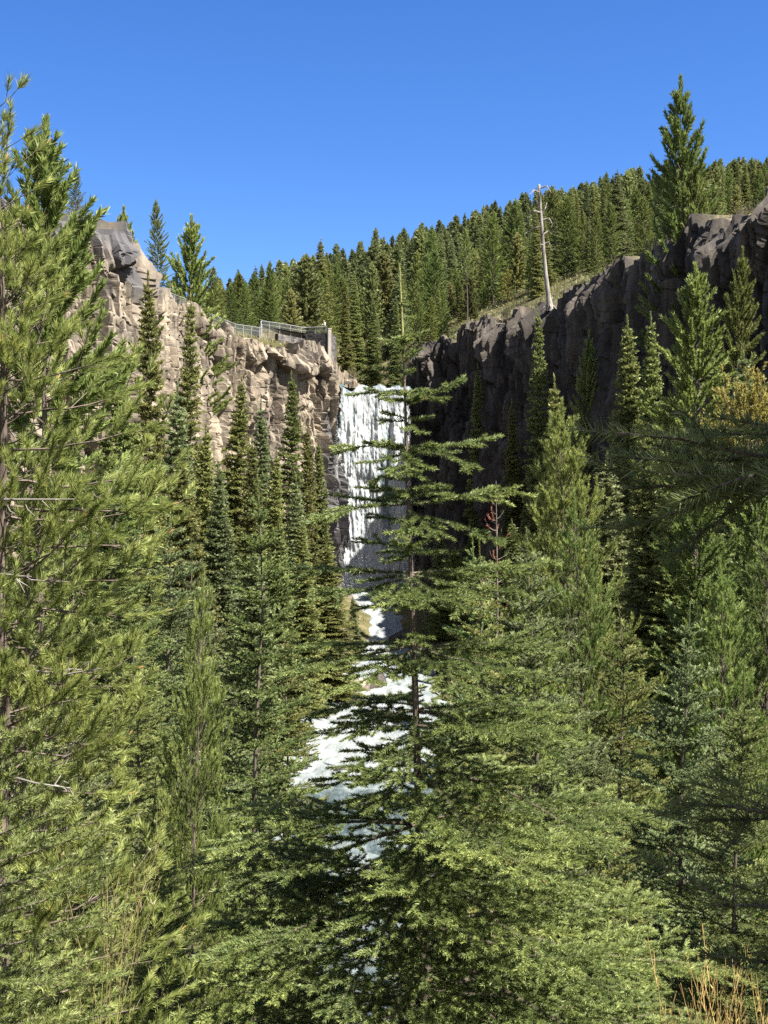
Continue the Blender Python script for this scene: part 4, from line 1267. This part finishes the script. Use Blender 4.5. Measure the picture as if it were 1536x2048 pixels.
x, y, z = P(1515, 900, 58)
bush("willow_bush", "golden yellow bush at the right edge above the dark foreground bough", x, y, 4.3, 2.6, GOLD, TWIGG, 1, 45, 7, 26000, 0.14, base=z - 0.9)
x, y, z = P(1440, 925, 60)
bush("willow_bush", "smaller grey-gold bush left of the golden yellow bush", x, y, 3.0, 1.8, GOLD, TWIGG, 2, 40, 6, 9000, 0.13, base=z - 0.6)
# yellow twigs close to the viewer
x, y = wx(1440, 4.0), 4.0
bush("willow_bush", "bare yellow-orange willow shoots in the lower right corner", x, y, 1.42, 0.34, GOLD, TWIGY, 4, 24, 12, 600, 0.016, up=0.9, base=wz(2080, 4.0) - 1.05, stem_r=0.0036, lw=0.5)
bush("willow_bush", "thin greenish-yellow twigs beside the lower left fir", wx(215, 5.2), 5.2, 1.0, 0.25, PALE, TWIGO, 5, 9, 9, 420, 0.022, up=0.5, base=wz(1980, 5.2) - 0.30, stem_r=0.0026)
# bare brown sapling
def sapling():
    x, y, z = P(992, 962, 25)
    b = gz(x, y); H = z - b
    rng = np.random.default_rng(3)
    o = empty("dead_tree", (x, y, b), "bare brown dead sapling with upturned twigs right of the central fir", "dead tree")
    mb = MB()
    st = np.array([[0.02, 0, 0], [0, 0, H * 0.5], [0.03, 0, H * 0.85], [0, 0, H]])
    mb.tube(st, [0.05, 0.035, 0.016, 0.005], 6)
    n = 34
    zs = H - 0.25 - rng.random(n) ** 1.3 * 2.6
    L = 0.14 + (H - zs) * 0.16 * rng.uniform(0.6, 1.2, n)
    br = grow(np.stack([0 * zs, 0 * zs, zs], -1), rng.random(n) * 6.28, L, np.full(n, 0.2), np.full(n, 1.3), 6, rng, 0.4)
    lines_to_segs(mb, br, 0.007, 0.003, 4)
    link("trunk", mb.mesh("trunk", TWIGG), o)
    k = rng.random(n) < 0.6
    v, t = needles(br[k], L[k], rng, 90, 0.045, 0.02, 0.3, 60, 1.0)
    link("crown", crown_mesh("crown", v, t, RUST), o)
sapling()
at(582, 1300, 116, "rust", "small rust-orange dead fir on the left river bank", "dead_tree")
at(1015, 535, 196, "gold", "orange-yellow tree on the slope left of the snag", "larch_tree")

# rim shrubs
rb = random.Random(12)
k = 0
for u, v, d, h, r, m, lab in [
    (1012, 618, 172, 1.6, 1.9, PALE, "pale shrub on the dark cliff rim left of the snag"), (1045, 606, 166, 1.5, 2.2, PALE, "grey-green shrub on the slope beside the foot of the snag"),
    (1075, 600, 160, 1.2, 1.4, PALE, "low shrub touching the foot of the snag"), (1150, 575, 150, 1.6, 2.2, PALE, "shrub on the dark cliff rim just right of the snag"),
    (1195, 548, 145, 1.5, 1.8, PINE, "low green bush on the dark rim in its middle"), (1240, 525, 138, 1.8, 2.2, PALE, "broad pale shrub on the rim left of the high block"),
    (1310, 478, 126, 1.7, 2.0, PINE, "green bush on the top of the high dark block"), (1345, 458, 124, 1.6, 1.8, PALE, "pale shrub at the foot of the giant pine"),
    (1430, 436, 118, 1.6, 2.2, PALE, "pale shrub right of the giant pine's foot"), (1490, 420, 114, 1.7, 2.4, PALE, "broad pale shrub on the rim near the right edge"),
    (905, 668, 182, 1.3, 1.6, PINE, "low green bush at the upper end of the dark cliff"), (165, 452, 110, 1.8, 2.0, PALE, "pale shrub on the grey rock knob"),
    (120, 455, 108, 2.0, 2.2, PINE, "green bush left of the grey rock knob"), (705, 745, 190, 2.0, 1.6, PALE, "pale bush beside the stream at the lip of the falls"),
    (440, 640, 161, 1.0, 1.0, PALE, "little bush on the tan rim below the railing"), (350, 585, 146, 1.2, 1.2, PALE, "little bush on the tan rim at the start of the railing"),
    (640, 1395, 112, 1.9, 1.7, PALE, "bare grey thicket on the left bank above the boulders"), (595, 1420, 104, 1.8, 1.6, PALE, "bare thicket on the left bank by the pale boulders"),
    (690, 1300, 140, 2.2, 1.4, PALE, "brown-green thicket beside the little cascade"), (520, 1450, 92, 1.8, 1.6, PALE, "bare thicket at the left edge of the river"),
    (440, 1580, 70, 1.6, 1.5, PALE, "bare thicket left of the river behind the bright young fir"), (855, 1225, 152, 2.0, 1.6, PALE, "thicket on the right of the little cascade")]:
    k += 1
    x, y, z = P(u, v, d)
    bare = "thicket" in lab
    bush("shrub", lab, x, y, h * 1.15, r, m, TWIGG, 20 + k, 60 if bare else 45, 6, 500 if bare else 2600, 0.11 if d > 130 else 0.08, base=max(gz(x, y) - 0.2, z - 1.6) if d > 108 and not bare else gz(x, y) - 0.1,
         stem_r=0.02 if bare else 0.014)

# ------------------------------------------------------------------ boulders
def boulder(label, u, v, d, w, h, seed, mat=None, sink=0.3):
    x, y, z = P(u, v, d)
    rng = np.random.default_rng(seed)
    n1, n2 = 26, 40
    a = np.linspace(0.02, np.pi - 0.02, n1); b = np.linspace(0, 2 * np.pi, n2, endpoint=False)
    A, Bq = np.meshgrid(a, b, indexing='ij')
    dv = np.stack([np.sin(A) * np.cos(Bq), np.sin(A) * np.sin(Bq), np.cos(A)], -1)
    pl = nrm(rng.normal(0, 1, (14, 3)))
    dd = np.abs(dv @ pl.T) * 0 + dv @ pl.T
    rr = np.min(np.where(dd > 0.05, rng.uniform(0.75, 1.0, 14) / np.maximum(dd, 0.05), 9), -1)
    rr = np.minimum(rr, 1.25)
    rr = rr + fbm(Bq * 2.2 + seed, A * 3, seed, 3) * 0.06
    V = dv * rr[..., None] * np.array([w / 2, w * 0.42, h * 0.62])
    me = mesh_from("boulder", V.reshape(-1, 3), [grid_faces(n1, n2, True)[:, ::-1]], mat or BOULD, False,
                   {"tint": np.clip(0.5 + fbm(Bq, A * 2, seed + 1, 2).ravel() * 0.5, 0, 1), "soil": np.zeros(n1 * n2), "lichen": np.zeros(n1 * n2)})
    o = link("boulder", me)
    o.location = (x, y, z)
    o.rotation_euler = (0, 0, rng.uniform(-0.5, 0.5))
    tag(o, label, "boulder")
for i, (lab, u, v, d, w, h, m) in enumerate([
    ("pale grey split boulder at the water's edge below the little cascade", 722, 1375, 117, 1.9, 1.5, None),
    ("dark wet boulder right beside the pale split boulder", 752, 1368, 119, 2.2, 1.7, BASALT),
    ("big dark flat-topped boulder right of the little cascade", 812, 1280, 149, 3.4, 1.7, BASALT),
    ("pale boulder on the left bank above the split boulder", 672, 1368, 121, 1.6, 1.0, None),
    ("pinkish boulder on the left bank of the white rapids", 572, 1444, 97, 1.9, 1.0, None),
    ("round pinkish boulder left of the white rapids", 540, 1436, 99, 2.3, 1.3, None),
    ("dark low rock breaking the river in midstream", 690, 1542, 84, 2.0, 0.55, BASALT),
    ("dark rock with yellow moss at the rapids' edge", 715, 1405, 109, 1.5, 0.8, BASALT),
    ("tan block lying on the left bank below the firs", 640, 1345, 125, 1.4, 1.0, None),
    ("grey block beside the top of the little cascade", 735, 1235, 160, 2.2, 1.5, BOULD),
    ("grey block at the left foot of the waterfall", 705, 1205, 168, 2.6, 1.8, BOULD),
    ("small pale rock by the lip of the waterfall", 694, 764, 186, 1.0, 0.5, None)]):
    boulder(lab, u, v, d, w, h, 40 + i, m)

# ------------------------------------------------------------------ viewing wall, railing, visitor
STONE = rock_mat("grey_masonry", (0.10, 0.095, 0.092), (0.19, 0.18, 0.17), (0.04, 0.038, 0.038), 0.2, 0.8)
PILLAR = rock_mat("pale_pillar_stone", (0.25, 0.235, 0.20), (0.32, 0.305, 0.27), (0.18, 0.165, 0.15), 0.2, 0.4)
STEEL = plain("galvanised_rail", (0.30, 0.31, 0.30), 0.45, 0.3)
def wall_and_rail():
    A = np.array([-17.2, 174.2]); B_ = np.array([-11.4, 183.2]); C_ = np.array([-7.75, 181.2]); E_ = np.array([-7.2, 187.0])
    zt = 25.55
    o = empty("viewing_wall", (B_[0], B_[1], 20.5), "grey stone wall of the viewing platform above the tan cliff", "wall")
    base = np.array([B_[0], B_[1], 20.5])
    rng = np.random.default_rng(6)
    def stonewall(p, q, z0, z1, th_=0.5):
        mb = MB()
        L = np.hypot(*(q - p)); d = (q - p) / L; nn = np.array([d[1], -d[0]])
        rz = math.atan2(d[1], d[0])
        z = z0
        c = (p + q) / 2 + np.array([-nn[0], -nn[1]]) * 0.1
        mb.box((*(c - base[:2]), (z0 + z1) / 2 - base[2]), (L - 0.02, th_ - 0.1, z1 - z0 - 0.05), rz, 0.1)
        while z < z1 - 0.1:
            hh = min(rng.uniform(0.2, 0.32), z1 - z)
            s = -rng.uniform(0, 0.4)
            while s < L:
                w = rng.uniform(0.3, 0.75)
                a, b = max(s, 0), min(s + w, L)
                if b - a > 0.06:
                    m = p + d * (a + b) / 2
                    mb.box((m[0] - base[0], m[1] - base[1], z + hh / 2 - base[2]), (b - a - 0.03, th_ + rng.uniform(-0.03, 0.09), hh - 0.03), rz, rng.uniform(0.1, 0.95))
                s += w
            z += hh
        me = mb.mesh("stone_wall", STONE)
        for nme in ("soil", "lichen"): me.attributes.new(nme, 'FLOAT', 'POINT')
        return me
    link("wall_section", stonewall(A + (B_ - A) * 0.4, B_, 21.0, zt - 0.75), o)
    link("wall_section", stonewall(B_ + (C_ - B_) * 0.05, C_ + (B_ - C_) * 0.12, 20.5, zt - 0.05), o)
    link("wall_section", stonewall(C_ + (E_ - C_) * 0.1, E_, 20.5, zt - 0.05), o)
    mb = MB(); mb.box((C_[0] - base[0], C_[1] - base[1], (21.6 + 25.85) / 2 - base[2]), (0.48, 0.48, 4.55), 0.4, 0.6)
    mb.box((C_[0] - base[0], C_[1] - base[1], 25.91 - base[2]), (0.56, 0.56, 0.12), 0.4, 0.5)
    me = mb.mesh("corner_pillar", PILLAR)
    for nme in ("soil", "lichen"): me.attributes.new(nme, 'FLOAT', 'POINT')
    link("corner_pillar", me, o)
    # terrace behind the wall
    pl = np.array([A + [0.1, 1.0], B_ + [0.15, 0.5], C_ + [-0.3, 0.5], E_ + [-0.3, 0], E_ + [-6, 4], A + [-2, 8]]) - base[:2]
    V = np.vstack([np.c_[pl, np.full(6, 25.49 - base[2])], np.c_[pl, np.full(6, 21.0 - base[2])]])
    me = mesh_from("terrace", V, [np.array([[0, 1, 2, 3], [0, 3, 4, 5]]), np.array([[i, i + 6, (i + 1) % 6 + 6, (i + 1) % 6] for i in range(6)])], STONE, False, {"tint": np.full(12, 0.6), "soil": np.full(12, 0.7), "lichen": np.zeros(12)})
    link("terrace", me, o)
    # railing along the tan rim
    rp = np.array([P(u, v, d) for u, v, d in [(276, 572, 128), (305, 577, 136), (340, 586, 143), (372, 598, 150), (400, 614, 155), (430, 632, 160), (470, 648, 166), (510, 654, 171.5), (525, 657, 173.6)]])
    rp = np.vstack([rp, [-16.9, 174.9, 26.15], [-14.2, 179.2, 26.35], [-11.5, 182.9, 26.35], [-8.1, 181.3, 26.25]])
    o2 = empty("railing", tuple(rp[6] - [0, 0, 1.2]), "long steel railing with wire mesh along the rim of the tan cliff", "railing")
    b2 = rp[6] - np.array([0, 0, 1.2])
    seg = np.r_[0, np.cumsum(np.linalg.norm(np.diff(rp, axis=0), axis=1))]
    sp = lambda s: np.stack([np.interp(s, seg, rp[:, i]) for i in range(3)], -1)
    n = int(seg[-1] / 0.8)
    top = sp(np.linspace(0, seg[-1], n)) - b2
    mb = MB(); mb.tube(top, 0.055, 6); link("rail", mb.mesh("rail", STEEL), o2)
    mb = MB(); mb.tube(top - [0, 0, 0.5], 0.03, 5); link("rail", mb.mesh("rail", STEEL), o2)
    for s in np.arange(0.3, seg[-1], 2.4):
        p = sp(np.array([s]))[0] - b2
        mb = MB(); mb.tube([p - [0, 0, 1.6], p - [0, 0, 0.6], p + [0, 0, 0.03]], 0.045, 6)
        link("post", mb.mesh("post", STEEL), o2)
    # wire mesh: one net
    mb = MB()
    for zq in np.arange(0.1, 1.15, 0.13):
        mb.tube(top - [0, 0, zq], 0.008, 3, cap=False)
    s = np.arange(0.1, seg[-1], 0.16); q = sp(s) - b2
    mb.segs(q - [0, 0, 1.15], q, 0.008, 0.008, 3)
    link("wire_mesh", mb.mesh("wire_mesh", STEEL), o2)
wall_and_rail()

def skin_body(name, joints, edges, radii, mat, parent, sub=1):
    me = bpy.data.meshes.new(name)
    me.from_pydata(joints, edges, [])
    me.materials.append(mat)
    o = link(name, me, parent)
    m = o.modifiers.new("skin", 'SKIN'); m.use_smooth_shade = True
    for i, r in enumerate(radii): me.skin_vertices[0].data[i].radius = (r, r) if not isinstance(r, tuple) else r
    me.skin_vertices[0].data[0].use_root = True
    s = o.modifiers.new("sub", 'SUBSURF'); s.levels = sub; s.render_levels = sub
    return o
def visitor():
    x, y, z = -8.45, 182.3, 25.5
    o = empty("person", (x, y, z), "person in a white top and dark trousers leaning on the viewing wall", "person")
    o.rotation_euler = (0, 0, -0.5)
    SKIN = plain("visitor_skin", (0.45, 0.29, 0.21), 0.6); SHIRT = plain("white_shirt", (0.75, 0.75, 0.74), 0.9); TROU = plain("dark_trousers", (0.03, 0.032, 0.04), 0.9); HAIR = plain("dark_hair", (0.05, 0.035, 0.025), 0.8)
    J = [(0, 0, 0.95), (0, -0.06, 1.2), (0, -0.14, 1.42), (0, -0.19, 1.52), (0, -0.22, 1.66), (0, -0.24, 1.76),
         (-0.18, -0.13, 1.40), (-0.23, -0.25, 1.17), (-0.15, -0.46, 1.08), (0.18, -0.13, 1.40), (0.23, -0.25, 1.17), (0.12, -0.47, 1.09),
         (-0.1, 0, 0.88), (-0.11, -0.02, 0.5), (-0.11, 0.02, 0.08), (-0.11, -0.14, 0.04), (0.1, 0, 0.88), (0.11, -0.02, 0.5), (0.11, 0.02, 0.08), (0.11, -0.14, 0.04)]
    Eg = [(0, 1), (1, 2), (2, 3), (3, 4), (4, 5), (2, 6), (6, 7), (7, 8), (2, 9), (9, 10), (10, 11), (0, 12), (12, 13), (13, 14), (14, 15), (0, 16), (16, 17), (17, 18), (18, 19)]
    Rr = [0.15, 0.14, 0.16, 0.055, 0.1, 0.075, 0.065, 0.045, 0.032, 0.065, 0.045, 0.032, 0.1, 0.065, 0.045, 0.035, 0.1, 0.065, 0.045, 0.035]
    skin_body("body", J, Eg, Rr, SKIN, o)
    k = [0, 1, 2, 6, 7, 9, 10]; mp = {q: i for i, q in enumerate(k)}
    skin_body("shirt", [J[q] for q in k], [(mp[a], mp[b]) for a, b in Eg if a in mp and b in mp], [Rr[q] * 1.14 + 0.012 for q in k], SHIRT, o)
    k = [0, 12, 13, 14, 16, 17, 18]; mp = {q: i for i, q in enumerate(k)}
    skin_body("trousers", [J[q] for q in k], [(mp[a], mp[b]) for a, b in Eg if a in mp and b in mp], [Rr[q] * 1.12 + 0.012 for q in k], TROU, o)
    skin_body("hair", [(0, -0.18, 1.68), (0, -0.2, 1.78)], [(0, 1)], [0.1, 0.085], HAIR, o)
visitor()

# ------------------------------------------------------------------ ground cover
def undergrowth():
    rng = np.random.default_rng(14)
    VS, TS = [], []
    def clumps(x, y, n, hgt, w):
        z = ground(x, y)
        m = len(x)
        i = np.repeat(np.arange(m), n)
        p = np.stack([x[i] + rng.normal(0, w, len(i)), y[i] + rng.normal(0, w, len(i)), z[i]], -1)
        p[:, 2] = ground(p[:, 0], p[:, 1]) - 0.03
        d = nrm(np.stack([rng.normal(0, 0.6, len(i)), rng.normal(0, 0.6, len(i)), np.abs(rng.normal(0.8, 0.3, len(i)))], -1))
        L = hgt * rng.uniform(0.4, 1.2, len(i))
        p[:, 2] += rng.random(len(i)) * hgt * 0.6
        wv = nrm(np.cross(d, rng.normal(0, 1, (len(i), 3)))) * (L * 0.12)[:, None]
        VS.append(np.stack([p - wv, p + wv, p + d * L[:, None]], 1).reshape(-1, 3))
        TS.append(np.repeat(np.clip(rng.normal(0.45, 0.2, m)[i] + rng.normal(0, 0.12, len(i)), 0, 1), 3))
    # valley floor
    y = 6 + rng.random(2600) ** 1.5 * 150; x = rng.normal(0, 0.22, 2600) * (y + 8)
    xr, _, hw = river_at(y); k = np.abs(x - xr) > hw + 0.6
    k &= (y > 3)
    clumps(x[k], y[k], 26, 0.55, 0.5)
    # rim and near hillside
    d = rng.uniform(110, 330, 9000); u = rng.uniform(-100, 1640, 9000)
    x = (u - 768) / F * d
    t, r = polar(x, d); out = r - np.interp(t, TH, RR)
    k = (out > 2.5) & (out < 120) & (t > -60) & (t < 240) & ~((np.abs(x + 1.4) < 7) & (d < 230))
    clumps(x[k], d[k], 40, 0.42, 0.9)
    me = crown_mesh("undergrowth", np.concatenate(VS), np.concatenate(TS), PALE)
    tag(link("undergrowth", me), "low dry scrub and grass covering the open ground", "undergrowth", kind="stuff")
undergrowth()
